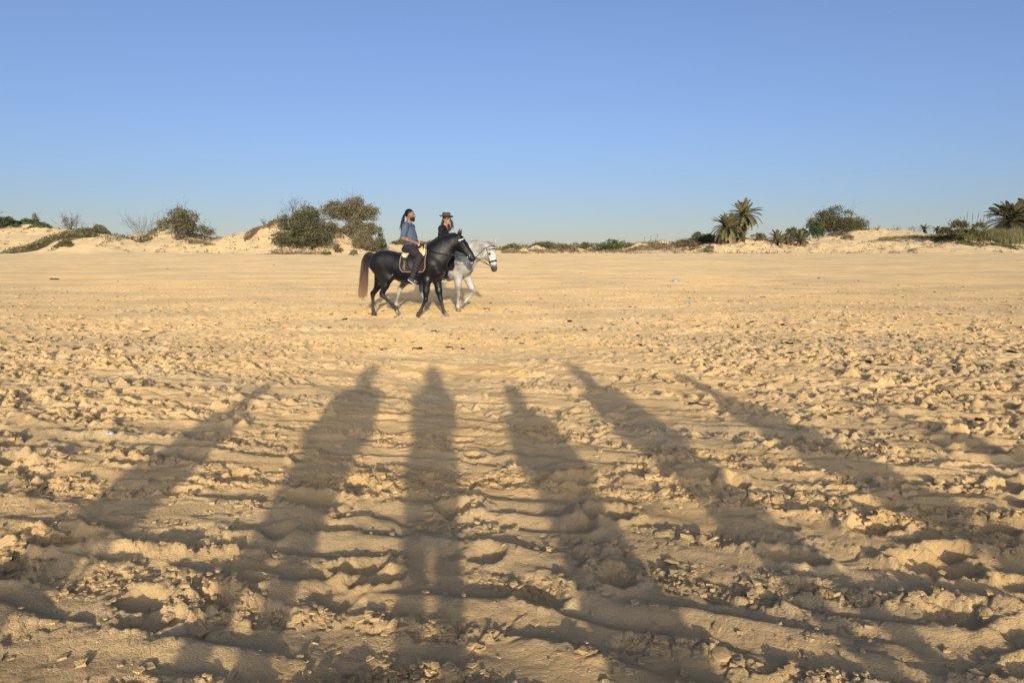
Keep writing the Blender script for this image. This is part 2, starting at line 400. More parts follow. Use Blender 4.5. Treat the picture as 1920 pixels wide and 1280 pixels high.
def sand_material():
    m, nt, b = new_mat('sand'); N, L = nt.nodes, nt.links
    tc = N.new('ShaderNodeTexCoord')
    def nz(scale, detail=4, rough=0.55, sx=1.0, sy=1.0):
        mp = N.new('ShaderNodeMapping'); mp.inputs['Scale'].default_value = (sx, sy, 1)
        L.new(tc.outputs['Object'], mp.inputs['Vector'])
        n = N.new('ShaderNodeTexNoise'); n.inputs['Scale'].default_value = scale; n.inputs['Detail'].default_value = detail; n.inputs['Roughness'].default_value = rough
        L.new(mp.outputs[0], n.inputs['Vector']); return n
    def ramp(n, stops):
        r_ = N.new('ShaderNodeValToRGB'); e = r_.color_ramp.elements
        while len(e) < len(stops): e.new(.5)
        for i, (p, c) in enumerate(stops): e[i].position = p; e[i].color = tuple(c) + (1,)
        L.new(n.outputs['Fac'], r_.inputs['Fac']); return r_
    big = ramp(nz(0.9, 6), [(0.30, SAND_A), (0.55, SAND_B), (0.75, SAND_C)])
    streak = ramp(nz(0.35, 5, 0.6, 0.5, 1.3), [(0.44, (1, 1, 1)), (0.60, (0.78, 0.83, 0.94))])
    mx = N.new('ShaderNodeMix'); mx.data_type = 'RGBA'; mx.blend_type = 'MULTIPLY'; mx.inputs[0].default_value = 1.0
    L.new(big.outputs[0], mx.inputs[6]); L.new(streak.outputs[0], mx.inputs[7])
    grain = ramp(nz(420, 2), [(0.3, (0.82, 0.82, 0.82)), (0.7, (1.12, 1.12, 1.10))])
    mx2 = N.new('ShaderNodeMix'); mx2.data_type = 'RGBA'; mx2.blend_type = 'MULTIPLY'; mx2.inputs[0].default_value = 0.8
    L.new(mx.outputs[2], mx2.inputs[6]); L.new(grain.outputs[0], mx2.inputs[7])
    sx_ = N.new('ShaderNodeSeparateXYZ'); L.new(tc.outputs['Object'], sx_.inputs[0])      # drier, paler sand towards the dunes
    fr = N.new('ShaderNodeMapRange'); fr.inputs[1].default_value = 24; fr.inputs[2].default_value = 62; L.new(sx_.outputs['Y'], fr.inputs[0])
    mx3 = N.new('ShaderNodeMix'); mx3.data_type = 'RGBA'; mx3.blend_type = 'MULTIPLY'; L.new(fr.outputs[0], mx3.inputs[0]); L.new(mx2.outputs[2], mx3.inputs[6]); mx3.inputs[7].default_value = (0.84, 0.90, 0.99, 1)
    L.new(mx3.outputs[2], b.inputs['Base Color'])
    b.inputs['Roughness'].default_value = 0.95
    b.inputs['Diffuse Roughness'].default_value = 1.0
    b.inputs['Specular IOR Level'].default_value = 0.05
    def sc(n, k, prev=None, out='Fac'):
        a_ = N.new('ShaderNodeMath'); a_.operation = 'MULTIPLY_ADD'; a_.inputs[1].default_value = k; L.new(n.outputs[out], a_.inputs[0])
        if prev is not None: L.new(prev.outputs[0], a_.inputs[2])
        else: a_.inputs[2].default_value = 0.0
        return a_
    def cracks(scale, lo, hi):
        """grooves along the edges of irregular cells"""
        w_ = nz(scale * .6, 3); mp = N.new('ShaderNodeVectorMath'); mp.operation = 'MULTIPLY_ADD'; mp.inputs[1].default_value = (1.2 / scale,) * 3
        L.new(w_.outputs['Color'], mp.inputs[0]); L.new(tc.outputs['Object'], mp.inputs[2])
        v = N.new('ShaderNodeTexVoronoi'); v.feature = 'DISTANCE_TO_EDGE'; v.inputs['Scale'].default_value = scale; L.new(mp.outputs[0], v.inputs['Vector'])
        q = N.new('ShaderNodeMapRange'); q.inputs[1].default_value = lo; q.inputs[2].default_value = hi; L.new(v.outputs['Distance'], q.inputs[0]); return q
    a3 = sc(nz(130, 6, 0.75), 0.016); a3 = sc(nz(15, 7, 0.72), 0.055, a3); a3 = sc(nz(3.2, 6, 0.65), 0.075, a3)
    a3 = sc(cracks(22, 0.0, 0.10), 0.006, a3, 'Result')
    bp = N.new('ShaderNodeBump'); bp.inputs['Distance'].default_value = 1.0
    ln_ = N.new('ShaderNodeVectorMath'); ln_.operation = 'LENGTH'; L.new(tc.outputs['Object'], ln_.inputs[0])      # the crust is most broken up near the water's edge, smoother towards the dunes
    bs = N.new('ShaderNodeMapRange'); bs.inputs[1].default_value = 4.0; bs.inputs[2].default_value = 15.0; bs.inputs[3].default_value = 0.66; bs.inputs[4].default_value = 0.38
    L.new(ln_.outputs['Value'], bs.inputs[0]); L.new(bs.outputs[0], bp.inputs['Strength'])
    L.new(a3.outputs[0], bp.inputs['Height']); L.new(bp.outputs['Normal'], b.inputs['Normal'])
    return m
SAND_A, SAND_B, SAND_C = (0.54, 0.370, 0.172), (0.62, 0.432, 0.208), (0.65, 0.472, 0.248)
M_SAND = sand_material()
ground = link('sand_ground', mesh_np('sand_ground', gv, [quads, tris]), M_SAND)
tag(ground, 'churned golden beach sand rising into low dunes', 'sand', kind='structure')
# ---------------------------------------------------------------- organic bodies: blended distance fields turned into one continuous mesh
def cone(a, b, ra, rb, fl=1.0, ax=1):
    """tapered limb from a to b; fl > 1 flattens it along axis ax"""
    return ('c', np.array(a, float), np.array(b, float), ra, rb, fl, ax)
def ell(c, r, rot=None):
    return ('e', np.array(c, float), np.array(r, float), rot)
def chain(pts, rads, fl=1.0, ax=1):
    return [cone(pts[i], pts[i + 1], rads[i], rads[i + 1], fl, ax) for i in range(len(pts) - 1)]
def loft(st):
    return ('l', np.array(st, float))
def xf(prims, M, t):
    """rotate / move primitives (M 3x3, t vector)"""
    M = np.asarray(M, float); t = np.asarray(t, float); out = []
    for p in prims:
        if p[0] == 'c': out.append(('c', M @ p[1] + t, M @ p[2] + t) + p[3:])
        else:
            r0 = np.eye(3) if p[3] is None else p[3]
            out.append(('e', M @ p[1] + t, p[2], M @ r0))
    return out
def rotz(a):
    c, s = math.cos(a), math.sin(a); return np.array([[c, -s, 0], [s, c, 0], [0, 0, 1.0]])
def roty(a):
    c, s = math.cos(a), math.sin(a); return np.array([[c, 0, s], [0, 1, 0], [-s, 0, c]])

class Field:
    def __init__(s, lo, hi, res):
        s.lo = np.array(lo, float); s.res = res
        n = np.ceil((np.array(hi, float) - s.lo) / res).astype(int) + 1
        s.ax = [s.lo[i] + res * np.arange(n[i]) for i in range(3)]
        s.F = np.full(n, 0.35, np.float32)
    def _sub(s, lo, hi):
        sl = []
        for i in range(3):
            a = int(np.clip((lo[i] - s.lo[i]) / s.res, 0, len(s.ax[i]) - 1)); b = int(np.clip((hi[i] - s.lo[i]) / s.res + 2, 1, len(s.ax[i])))
            sl.append(slice(a, b))
        X, Y, Z = np.meshgrid(s.ax[0][sl[0]], s.ax[1][sl[1]], s.ax[2][sl[2]], indexing='ij', sparse=True)
        return tuple(sl), X, Y, Z
    def dist(s, p, X, Y, Z):
        if p[0] == 'c':
            _, a, b, ra, rb, fl, ax = p
            ba = b - a; L2 = float(ba @ ba) + 1e-12
            t = np.clip(((X - a[0]) * ba[0] + (Y - a[1]) * ba[1] + (Z - a[2]) * ba[2]) / L2, 0, 1)
            d = [X - a[0] - t * ba[0], Y - a[1] - t * ba[1], Z - a[2] - t * ba[2]]
            if fl != 1.0: d[ax] = d[ax] * fl
            return np.sqrt(d[0] ** 2 + d[1] ** 2 + d[2] ** 2) - (ra + (rb - ra) * t)
        if p[0] == 'e':
            _, c, r, rot = p
            dx, dy, dz = X - c[0], Y - c[1], Z - c[2]
            if rot is not None:
                ex = dx * rot[0, 0] + dy * rot[1, 0] + dz * rot[2, 0]; ey = dx * rot[0, 1] + dy * rot[1, 1] + dz * rot[2, 1]; ez = dx * rot[0, 2] + dy * rot[1, 2] + dz * rot[2, 2]
            else: ex, ey, ez = dx, dy, dz
            k0 = np.sqrt((ex / r[0]) ** 2 + (ey / r[1]) ** 2 + (ez / r[2]) ** 2)
            k1 = np.sqrt((ex / r[0] ** 2) ** 2 + (ey / r[1] ** 2) ** 2 + (ez / r[2] ** 2) ** 2) + 1e-9
            return k0 * (k0 - 1) / k1
        st = p[1]
        xc = np.clip(X, st[0, 0], st[-1, 0])
        zc = np.interp(xc, st[:, 0], st[:, 1]); hh = np.interp(xc, st[:, 0], st[:, 2]); ww = np.interp(xc, st[:, 0], st[:, 3])
        k0 = np.sqrt((Y / ww) ** 2 + ((Z - zc) / hh) ** 2); k1 = np.sqrt((Y / ww ** 2) ** 2 + ((Z - zc) / hh ** 2) ** 2) + 1e-6
        d = k0 * (k0 - 1) / k1
        return np.sqrt(np.maximum(d, 0) ** 2 + (X - xc) ** 2) + np.minimum(d, 0)
    def box(s, p, m):
        if p[0] == 'c':
            r = max(p[3], p[4]) + m; return np.minimum(p[1], p[2]) - r, np.maximum(p[1], p[2]) + r
        if p[0] == 'e':
            r = p[2].max() + m; return p[1] - r, p[1] + r
        st = p[1]; return (np.array([st[0, 0] - m, -st[:, 3].max() - m, (st[:, 1] - st[:, 2]).min() - m]), np.array([st[-1, 0] + m, st[:, 3].max() + m, (st[:, 1] + st[:, 2]).max() + m]))
    def add(s, prims, k=0.03, margin=0.10):
        if isinstance(prims, tuple): prims = [prims]
        for p in prims:
            lo, hi = s.box(p, margin + k)
            sl, X, Y, Z = s._sub(lo, hi)
            d = s.dist(p, X, Y, Z).astype(np.float32); f = s.F[sl]
            h = np.clip(0.5 + 0.5 * (f - d) / k, 0, 1)
            s.F[sl] = f * (1 - h) + d * h - k * h * (1 - h)
        return s
    def cut(s, n, p):
        """keep what lies on the side the normal points away from"""
        n = np.array(n, float); n /= np.linalg.norm(n)
        X, Y, Z = np.meshgrid(*s.ax, indexing='ij', sparse=True)
        s.F = np.maximum(s.F, ((X - p[0]) * n[0] + (Y - p[1]) * n[1] + (Z - p[2]) * n[2]).astype(np.float32)); return s
    def val(s, P):
        q = (P - s.lo) / s.res; i = np.clip(np.floor(q).astype(int), 0, np.array(s.F.shape) - 2); f = np.clip(q - i, 0, 1)
        out = 0
        for dx in (0, 1):
            for dy in (0, 1):
                for dz in (0, 1):
                    w = (f[:, 0] if dx else 1 - f[:, 0]) * (f[:, 1] if dy else 1 - f[:, 1]) * (f[:, 2] if dz else 1 - f[:, 2])
                    out = out + w * s.F[i[:, 0] + dx, i[:, 1] + dy, i[:, 2] + dz]
        return out
    def grad(s, P):
        e = s.res; g = np.zeros_like(P)
        for i in range(3):
            d = np.zeros(3); d[i] = e; g[:, i] = s.val(P + d) - s.val(P - d)
        return g / (np.linalg.norm(g, axis=1)[:, None] + 1e-9)
    def snap(s, P, off=0.006, it=25):
        P = np.array(P, float).reshape(-1, 3)
        for _ in range(it): P = P - s.grad(P) * np.clip(s.val(P) - off, -.04, .04)[:, None] * 0.8
        return P
    def mesh(s, name):
        F = s.F; S = F < 0
        n = F.shape
        cor = [(a, b, c) for a in (0, 1) for b in (0, 1) for c in (0, 1)]
        def cs(A, o): return A[o[0]:n[0] - 1 + o[0], o[1]:n[1] - 1 + o[1], o[2]:n[2] - 1 + o[2]]
        cnt = sum(cs(S, o).astype(np.int8) for o in cor)
        act = (cnt > 0) & (cnt < 8)
        cell_ = np.argwhere(act); m = len(cell_)
        idx = np.full(act.shape, -1, np.int32); idx[act] = np.arange(m)
        vals = {o: cs(F, o)[act] for o in cor}
        ps = np.zeros((m, 3)); ct = np.zeros(m)
        for o in cor:
            for a in range(3):
                if o[a] == 0:
                    o2 = list(o); o2[a] = 1; o2 = tuple(o2)
                    fa, fb = vals[o], vals[o2]; cr = (fa < 0) != (fb < 0)
                    t = np.where(cr, fa / np.where(cr, fa - fb, 1), 0)
                    pt = np.array(o, float)[None] * np.ones((m, 1)); pt[:, a] = t
                    ps += pt * cr[:, None]; ct += cr
        V = s.lo + s.res * (cell_ + ps / ct[:, None])
        Q = []
        a0 = S[:-1, 1:-1, 1:-1]; a1 = S[1:, 1:-1, 1:-1]; e = a0 != a1
        q = np.stack([idx[:, :-1, :-1][e], idx[:, 1:, :-1][e], idx[:, 1:, 1:][e], idx[:, :-1, 1:][e]], -1); f = a0[e]; q[~f] = q[~f][:, ::-1]; Q.append(q)
        a0 = S[1:-1, :-1, 1:-1]; a1 = S[1:-1, 1:, 1:-1]; e = a0 != a1
        q = np.stack([idx[:-1, :, :-1][e], idx[:-1, :, 1:][e], idx[1:, :, 1:][e], idx[1:, :, :-1][e]], -1); f = a0[e]; q[~f] = q[~f][:, ::-1]; Q.append(q)
        a0 = S[1:-1, 1:-1, :-1]; a1 = S[1:-1, 1:-1, 1:]; e = a0 != a1
        q = np.stack([idx[:-1, :-1, :][e], idx[1:, :-1, :][e], idx[1:, 1:, :][e], idx[:-1, 1:, :][e]], -1); f = a0[e]; q[~f] = q[~f][:, ::-1]; Q.append(q)
        return mesh_np(name, V, np.concatenate(Q))
def blob(name, prims, res, k, material, parent, pad=0.03, cuts=()):
    """a part grown from its own small field"""
    los, his = zip(*[Field.box(None, p, pad) for p in prims])
    f = Field(np.min(los, 0), np.max(his, 0), res); f.add(prims, k)
    for c in cuts: f.cut(*c)
    o = link(name, f.mesh(name), material, parent); return o, f

def smooth_curve(pts, n=24):
    """points along a Catmull-Rom curve"""
    P = np.asarray(pts, float); P = np.concatenate([[2 * P[0] - P[1]], P, [2 * P[-1] - P[-2]]])
    out = []
    m = len(P) - 3
    for i in range(m):
        for t in np.linspace(0, 1, max(2, n // m), endpoint=False):
            a, b, c, d = P[i:i + 4]
            out.append(0.5 * (2 * b + (c - a) * t + (2 * a - 5 * b + 4 * c - d) * t * t + (3 * b - a - 3 * c + d) * t ** 3))
    out.append(P[-2]); return np.array(out)
# ---------------------------------------------------------------- the two horses
def coat_black():
    m, nt, b = new_mat('black_coat'); N, L = nt.nodes, nt.links
    tc = N.new('ShaderNodeTexCoord')
    big = N.new('ShaderNodeTexNoise'); big.inputs['Scale'].default_value = 3.0; big.inputs['Detail'].default_value = 6; L.new(tc.outputs['Object'], big.inputs['Vector'])
    vo = N.new('ShaderNodeTexVoronoi'); vo.inputs['Scale'].default_value = 52; L.new(tc.outputs['Object'], vo.inputs['Vector'])
    # greying dapples on the side of the neck
    sx = N.new('ShaderNodeVectorMath'); sx.operation = 'DISTANCE'; sx.inputs[1].default_value = (0.90, -0.13, 1.46); L.new(tc.outputs['Object'], sx.inputs[0])
    mr = N.new('ShaderNodeMapRange'); mr.inputs[1].default_value = 0.05; mr.inputs[2].default_value = 0.24; mr.inputs[3].default_value = 1.0; mr.inputs[4].default_value = 0.0
    L.new(sx.outputs['Value'], mr.inputs[0])
    vr = N.new('ShaderNodeMapRange'); vr.inputs[1].default_value = 0.1; vr.inputs[2].default_value = 0.7; L.new(vo.outputs['Distance'], vr.inputs[0])
    br = N.new('ShaderNodeMapRange'); br.inputs[1].default_value = 0.40; br.inputs[2].default_value = 0.62; L.new(big.outputs['Fac'], br.inputs[0])
    m1 = N.new('ShaderNodeMath'); m1.operation = 'MULTIPLY'; L.new(mr.outputs[0], m1.inputs[0]); L.new(vr.outputs[0], m1.inputs[1])
    rp = N.new('ShaderNodeValToRGB'); rp.color_ramp.elements[0].color = (0.0045, 0.0042, 0.0045, 1); rp.color_ramp.elements[1].color = (0.011, 0.009, 0.0075, 1)
    L.new(br.outputs[0], rp.inputs['Fac'])
    mx = N.new('ShaderNodeMix'); mx.data_type = 'RGBA'; L.new(m1.outputs[0], mx.inputs[0]); L.new(rp.outputs[0], mx.inputs[6]); mx.inputs[7].default_value = (0.075, 0.070, 0.060, 1)
    # sand dust on the lower legs
    sz = N.new('ShaderNodeSeparateXYZ'); L.new(tc.outputs['Object'], sz.inputs[0])
    dm = N.new('ShaderNodeMapRange'); dm.inputs[1].default_value = 0.05; dm.inputs[2].default_value = 0.40; dm.inputs[3].default_value = 0.85; dm.inputs[4].default_value = 0.0; L.new(sz.outputs['Z'], dm.inputs[0])
    dn = N.new('ShaderNodeTexNoise'); dn.inputs['Scale'].default_value = 14; dn.inputs['Detail'].default_value = 5; L.new(tc.outputs['Object'], dn.inputs['Vector'])
    dq = N.new('ShaderNodeMath'); dq.operation = 'MULTIPLY'; L.new(dm.outputs[0], dq.inputs[0]); L.new(dn.outputs['Fac'], dq.inputs[1])
    md_ = N.new('ShaderNodeMix'); md_.data_type = 'RGBA'; L.new(dq.outputs[0], md_.inputs[0]); L.new(mx.outputs[2], md_.inputs[6]); md_.inputs[7].default_value = (0.12, 0.085, 0.045, 1)
    L.new(md_.outputs[2], b.inputs['Base Color'])
    rr_ = N.new('ShaderNodeMapRange'); rr_.inputs[1].default_value = 0.35; rr_.inputs[2].default_value = 0.65; rr_.inputs[3].default_value = 0.36; rr_.inputs[4].default_value = 0.60; L.new(big.outputs['Fac'], rr_.inputs[0]); L.new(rr_.outputs[0], b.inputs['Roughness'])
    b.inputs['Sheen Weight'].default_value = 0.05; b.inputs['Specular IOR Level'].default_value = 0.35
    hb = N.new('ShaderNodeTexNoise'); hb.inputs['Scale'].default_value = 6.5; hb.inputs['Detail'].default_value = 4; L.new(tc.outputs['Object'], hb.inputs['Vector'])
    bp = N.new('ShaderNodeBump'); bp.inputs['Strength'].default_value = 0.45; bp.inputs['Distance'].default_value = 0.03; L.new(hb.outputs['Fac'], bp.inputs['Height']); L.new(bp.outputs[0], b.inputs['Normal'])
    return m
def coat_grey():
    m, nt, b = new_mat('flea_bitten_grey_coat'); N, L = nt.nodes, nt.links
    tc = N.new('ShaderNodeTexCoord')
    big = N.new('ShaderNodeTexNoise'); big.inputs['Scale'].default_value = 4.5; big.inputs['Detail'].default_value = 7; L.new(tc.outputs['Object'], big.inputs['Vector'])
    fl = N.new('ShaderNodeTexNoise'); fl.inputs['Scale'].default_value = 55; fl.inputs['Detail'].default_value = 3; L.new(tc.outputs['Object'], fl.inputs['Vector'])
    rp = N.new('ShaderNodeValToRGB'); e = rp.color_ramp.elements; e[0].position = 0.34; e[0].color = (0.22, 0.205, 0.18, 1); e[1].position = 0.62; e[1].color = (0.51, 0.485, 0.425, 1)
    L.new(big.outputs['Fac'], rp.inputs['Fac'])
    fr = N.new('ShaderNodeValToRGB'); e = fr.color_ramp.elements; e[0].position = 0.28; e[0].color = (0.78, 0.76, 0.72, 1); e[1].position = 0.52; e[1].color = (1, 1, 1, 1)
    L.new(fl.outputs['Fac'], fr.inputs['Fac'])
    mu = N.new('ShaderNodeMix'); mu.data_type = 'RGBA'; mu.blend_type = 'MULTIPLY'; mu.inputs[0].default_value = 0.9; L.new(rp.outputs[0], mu.inputs[6]); L.new(fr.outputs[0], mu.inputs[7])
    # dark skin of the muzzle, white face
    def near(c, r0, r1):
        d = N.new('ShaderNodeVectorMath'); d.operation = 'DISTANCE'; d.inputs[1].default_value = c; L.new(tc.outputs['Object'], d.inputs[0])
        q = N.new('ShaderNodeMapRange'); q.inputs[1].default_value = r0; q.inputs[2].default_value = r1; q.inputs[3].default_value = 1; q.inputs[4].default_value = 0; L.new(d.outputs['Value'], q.inputs[0]); return q
    cur = mu
    for c, r0, r1, col in GREY_MARKS:
        q = near(c, r0, r1); x = N.new('ShaderNodeMix'); x.data_type = 'RGBA'; L.new(q.outputs[0], x.inputs[0]); L.new(cur.outputs[2], x.inputs[6]); x.inputs[7].default_value = col + (1,); cur = x
    L.new(cur.outputs[2], b.inputs['Base Color'])
    b.inputs['Roughness'].default_value = 0.6; b.inputs['Specular IOR Level'].default_value = 0.25
    return m

M_HOOF = mat('hoof_horn', (0.05, 0.045, 0.04), 0.6, 0.3, 30)
M_HOOFP = mat('pale_hoof_horn', (0.24, 0.20, 0.14), 0.7, 0.2, 30)
M_LEATHER = mat('black_leather', (0.010, 0.009, 0.009), 0.4, 0.3, 40, 0.2, spec=0.5)
M_BROWNL = mat('dark_brown_leather', (0.028, 0.020, 0.015), 0.45, 0.3, 40, 0.2, spec=0.5)
M_STEEL = mat('stainless_steel', (0.55, 0.55, 0.53), 0.25, 0.05, 10, metal=1.0)
M_WHITE = mat('white_beads', (0.62, 0.61, 0.57), 0.4, 0.1, 90)
M_EYE = mat('dark_eye', (0.01, 0.007, 0.005), 0.08, 0.1, 10, spec=0.6)
M_NOSE = mat('dark_nostril', (0.012, 0.010, 0.010), 0.7, 0.1, 20)
M_QUILT = mat('brown_quilted_cloth', (0.030, 0.017, 0.013), 0.75, 0.25, 60, 0.3)
M_BLACKQ = mat('black_quilted_cloth', (0.010, 0.010, 0.011), 0.75, 0.25, 60, 0.3)
M_FLEECE = mat('pale_yellow_fleece', (0.66, 0.56, 0.30), 0.95, 0.12, 120, 0.6, 200)
M_CORD = mat('beige_edging_cord', (0.30, 0.24, 0.18), 0.8, 0.1, 60)
M_SILVERC = mat('grey_edging_cord', (0.26, 0.26, 0.26), 0.7, 0.1, 60)
M_LETTER = mat('white_embroidery', (0.50, 0.48, 0.45), 0.8, 0.05, 60)
def tail_mat(name, top, bottom, z0, z1):
    m, nt, b = new_mat(name); N, L = nt.nodes, nt.links
    tc = N.new('ShaderNodeTexCoord'); sp_ = N.new('ShaderNodeSeparateXYZ'); L.new(tc.outputs['Object'], sp_.inputs[0])
    g = N.new('ShaderNodeNewGeometry')
    ad = N.new('ShaderNodeMath'); ad.operation = 'MULTIPLY_ADD'; ad.inputs[1].default_value = 0.28; L.new(g.outputs['Random Per Island'], ad.inputs[0]); L.new(sp_.outputs['Z'], ad.inputs[2])
    mr = N.new('ShaderNodeMapRange'); mr.inputs[1].default_value = z0; mr.inputs[2].default_value = z1; L.new(ad.outputs[0], mr.inputs[0])
    mx = N.new('ShaderNodeMix'); mx.data_type = 'RGBA'; L.new(mr.outputs[0], mx.inputs[0]); mx.inputs[6].default_value = bottom + (1,); mx.inputs[7].default_value = top + (1,)
    L.new(mx.outputs[2], b.inputs['Base Color']); b.inputs['Roughness'].default_value = 0.45; b.inputs['Specular IOR Level'].default_value = 0.4
    return m
M_TAIL = tail_mat('black_tail_bleached_brown_below', (0.018, 0.013, 0.010), (0.50, 0.30, 0.155), 0.44, 1.34)
M_MANE = mat('black_mane', (0.009, 0.008, 0.008), 0.45, 0.3, 30)
M_GREYHAIR = mat('grey_tail_hair', (0.20, 0.185, 0.16), 0.6, 0.25, 30)

TRUNK = [(-.945, 1.19, .03, .03), (-.90, 1.19, .11, .12), (-.80, 1.215, .185, .20), (-.62, 1.245, .250, .265), (-.40, 1.205, .300, .285), (-.20, 1.135, .335, .300),
         (.05, 1.10, .352, .300), (.30, 1.117, .380, .270), (.50, 1.140, .395, .225), (.65, 1.13, .330, .205), (.80, 1.12, .250, .170), (.87, 1.12, .13, .09)]
SIDE = {'near': -1.0, 'far': 1.0}

def horse(name, loc, yaw, P, coat, hoof_mats, scale=1.0):
    root = empty(name, loc, yaw); root.scale = (scale,) * 3
    F = Field((-1.35, -.48, -.12), (1.75, .48, 2.10), 0.0155)
    F.add(loft(TRUNK), 0.02, 0.15)
    # croup, loin and withers
    F.add([ell((-.50, .10, 1.33), (.30, .17, .17)), ell((-.50, -.10, 1.33), (.30, .17, .17))], 0.08)
    F.add(cone((.28, 0, 1.43), (.60, 0, 1.47), .06, .085, 1.3), 0.10)
    # neck
    F.add(chain(P['neck'], P['neck_r'], 1.75), 0.13)
    F.add([cone((.70, s * .10, 1.20), (.78, s * .09, 1.02), .15, .11) for s in (-1, 1)], 0.07)
    # head, turned on the neck by head_yaw
    hp, hm, ho = P['poll'], P['mid'], P['muz']
    ry = rotz(P.get('head_yaw', 0.0)); piv = np.array(hp, float)
    def hd(prims): return xf(prims, ry, piv - ry @ piv)
    def hp_(p): return ry @ (np.array(p, float) - piv) + piv
    d = np.array(ho, float) - np.array(hp, float); d /= np.linalg.norm(d)
    up = np.array([d[2], 0, -d[0]]) * (-1 if d[2] > 0 else 1); up = np.array([-d[2], 0, d[0]])   # towards the forehead
    def hq(along, lift, side=0.0): return np.array(hp, float) + d * along + up * lift + np.array([0, side, 0])
    head = [cone(hq(-.03, 0), hq(.20, .000), .115, .118, 1.25), cone(hq(.20, .0), hq(.41, .0), .112, .078, 1.28), cone(hq(.41, 0), hq(.535, -.008), .080, .070, 1.15),
            ell(hq(.16, -.060), (.15, .068, .120), roty(math.atan2(-d[2], d[0]))), cone(hq(.50, -.050), hq(.555, -.058), .038, .030)]
    for s in (-1, 1):
        head += [cone(hq(.13, .052, s * .072), hq(.20, .045, s * .072), .026, .02), cone(hq(.22, -.03, s * .055), hq(.40, -.02, s * .045), .016, .012)]
    F.add(hd(head), 0.045)
    F.add(cone(P['neck'][-1], hp_(hq(.04, -.01)), P['neck_r'][-1], .11, 1.5), 0.07)
    for s in (-1, 1):
        e0, e1, e2 = hq(-.055, .085, s * .055), hq(-.095, .135, s * P.get('ear', .070)), hq(-.155, .215, s * P.get('ear', .070) * 1.12)
        F.add(hd([cone(e0, e1, .026, .030, 1.5), cone(e1, e2, .029, .005, 1.5)]), 0.014)
    # legs
    hooves = []
    for kind, side, J, toe in P['legs']:
        sy = SIDE[side]; yv = [np.array((px_, sy * w_, pz_)) for (px_, pz_), w_ in zip(J, (.155, .15, .135, .135, .135))]
        if kind == 'hind':
            hip = np.array((-.62, sy * .13, 1.24)); st, hk, ft, hf = yv[0], yv[1], yv[2], yv[3]
            F.add(cone(hip, st, .215, .125, 1.45), 0.08)
            F.add(cone(hip + np.array((-.10, 0, -.05)), (st * .45 + hk * .55) + np.array((-.03, 0, .06)), .15, .055, 1.3), 0.08)
            mid_ = st * .55 + hk * .45
            F.add(chain([st, mid_, hk], [.118, .088, .052], 1.25), 0.05)
            back = np.array((-(hk - ft)[2], 0, 0)); 
            F.add(cone(hk + np.array((-.030, 0, .055)), hk + np.array((-.005, 0, -.02)), .030, .038), 0.03)
            F.add(chain([hk, hk * .5 + ft * .5, ft], [.050, .034, .036], 1.15), 0.02)
        else:
            el_, kn, ft, hf = yv[0], yv[1], yv[2], yv[3]
            sh = np.array((.60, sy * .155, 1.22))
            F.add(cone(sh, el_ + np.array((0, 0, .05)), .175, .105, 1.6), 0.08)
            mid_ = el_ * .5 + kn * .5
            F.add(chain([el_ + np.array((0, 0, .04)), mid_, kn], [.105, .076, .050], 1.2), 0.05)
            F.add(ell(kn + np.array((.008, 0, 0)), (.050, .046, .062)), 0.02)
            F.add(chain([kn, kn * .5 + ft * .5, ft], [.044, .033, .036], 1.1), 0.02)
        F.add(ell(ft, (.045, .041, .045)), 0.02)
        F.add(cone(ft, hf, .037, .040), 0.02)
        hooves.append((ft, hf, toe))
    body = link('body', F.mesh(name + '_body'), coat, root)
    for (ft, hf, toe), hmat in zip(hooves, hoof_mats):
        # hoof: flared horn, flat sole, tipped with the pastern by toe radians
        n = 14; a = np.arange(n) / n * 2 * np.pi; rows = []
        for zz, ra, sh_ in ((.035, .040, -.012), (.0, .046, .0), (-.05, .057, .018), (-.056, .052, .018)):
            rows.append(np.stack([ra * 1.08 * np.cos(a) + sh_, ra * np.sin(a), np.full(n, zz)], -1))
        V = np.concatenate(rows) @ roty(toe).T + hf
        i = np.arange(3)[:, None] * n; j = np.arange(n)[None]; k = (j + 1) % n
        mb = MB(); mb.add(V, np.stack([i + j, i + n + j, i + n + k, i + k], -1).reshape(-1, 4), [(3 * n, 3 * n + kx + 1, 3 * n + kx) for kx in range(1, n - 1)])
        mb.build('hoof', hmat, root)
    for s in (-1, 1):
        c = F.snap([hp_(hq(.175, .042, s * .10))], -0.010)[0]
        blob('eye', [ell(c, (.020, .014, .018))], .005, .005, M_EYE, root)
        c = F.snap([hp_(hq(.53, .028, s * .06))], -0.006)[0]
        blob('nostril', [ell(c, (.016, .010, .020), ry @ roty(.5))], .005, .005, M_NOSE, root)
    return root, F, hq, hp_

def strands(mb, guide, n, spread0, spread1, r0, r1, rng, sides=3, wav=0.02, cut=(0.75, 1.0), lat=1.0):
    G = smooth_curve(guide, 14); m = len(G)
    for _ in range(n):
        o = rng.randn(3) * np.array([1, lat, 1]); o /= np.linalg.norm(o) + 1e-9; o *= rng.rand() ** .5
        e = int(m * rng.uniform(*cut)); e = max(5, e); t = np.linspace(0, 1, e) * e / m
        w = rng.randn(3) * wav
        P = G[:e] + o[None] * (spread0 + (spread1 - spread0) * np.sin(t * 1.9)[:, None]) + w[None] * (t ** 2)[:, None]
        mb.tube(P, np.linspace(r0, r1, e), sides, cap=False)

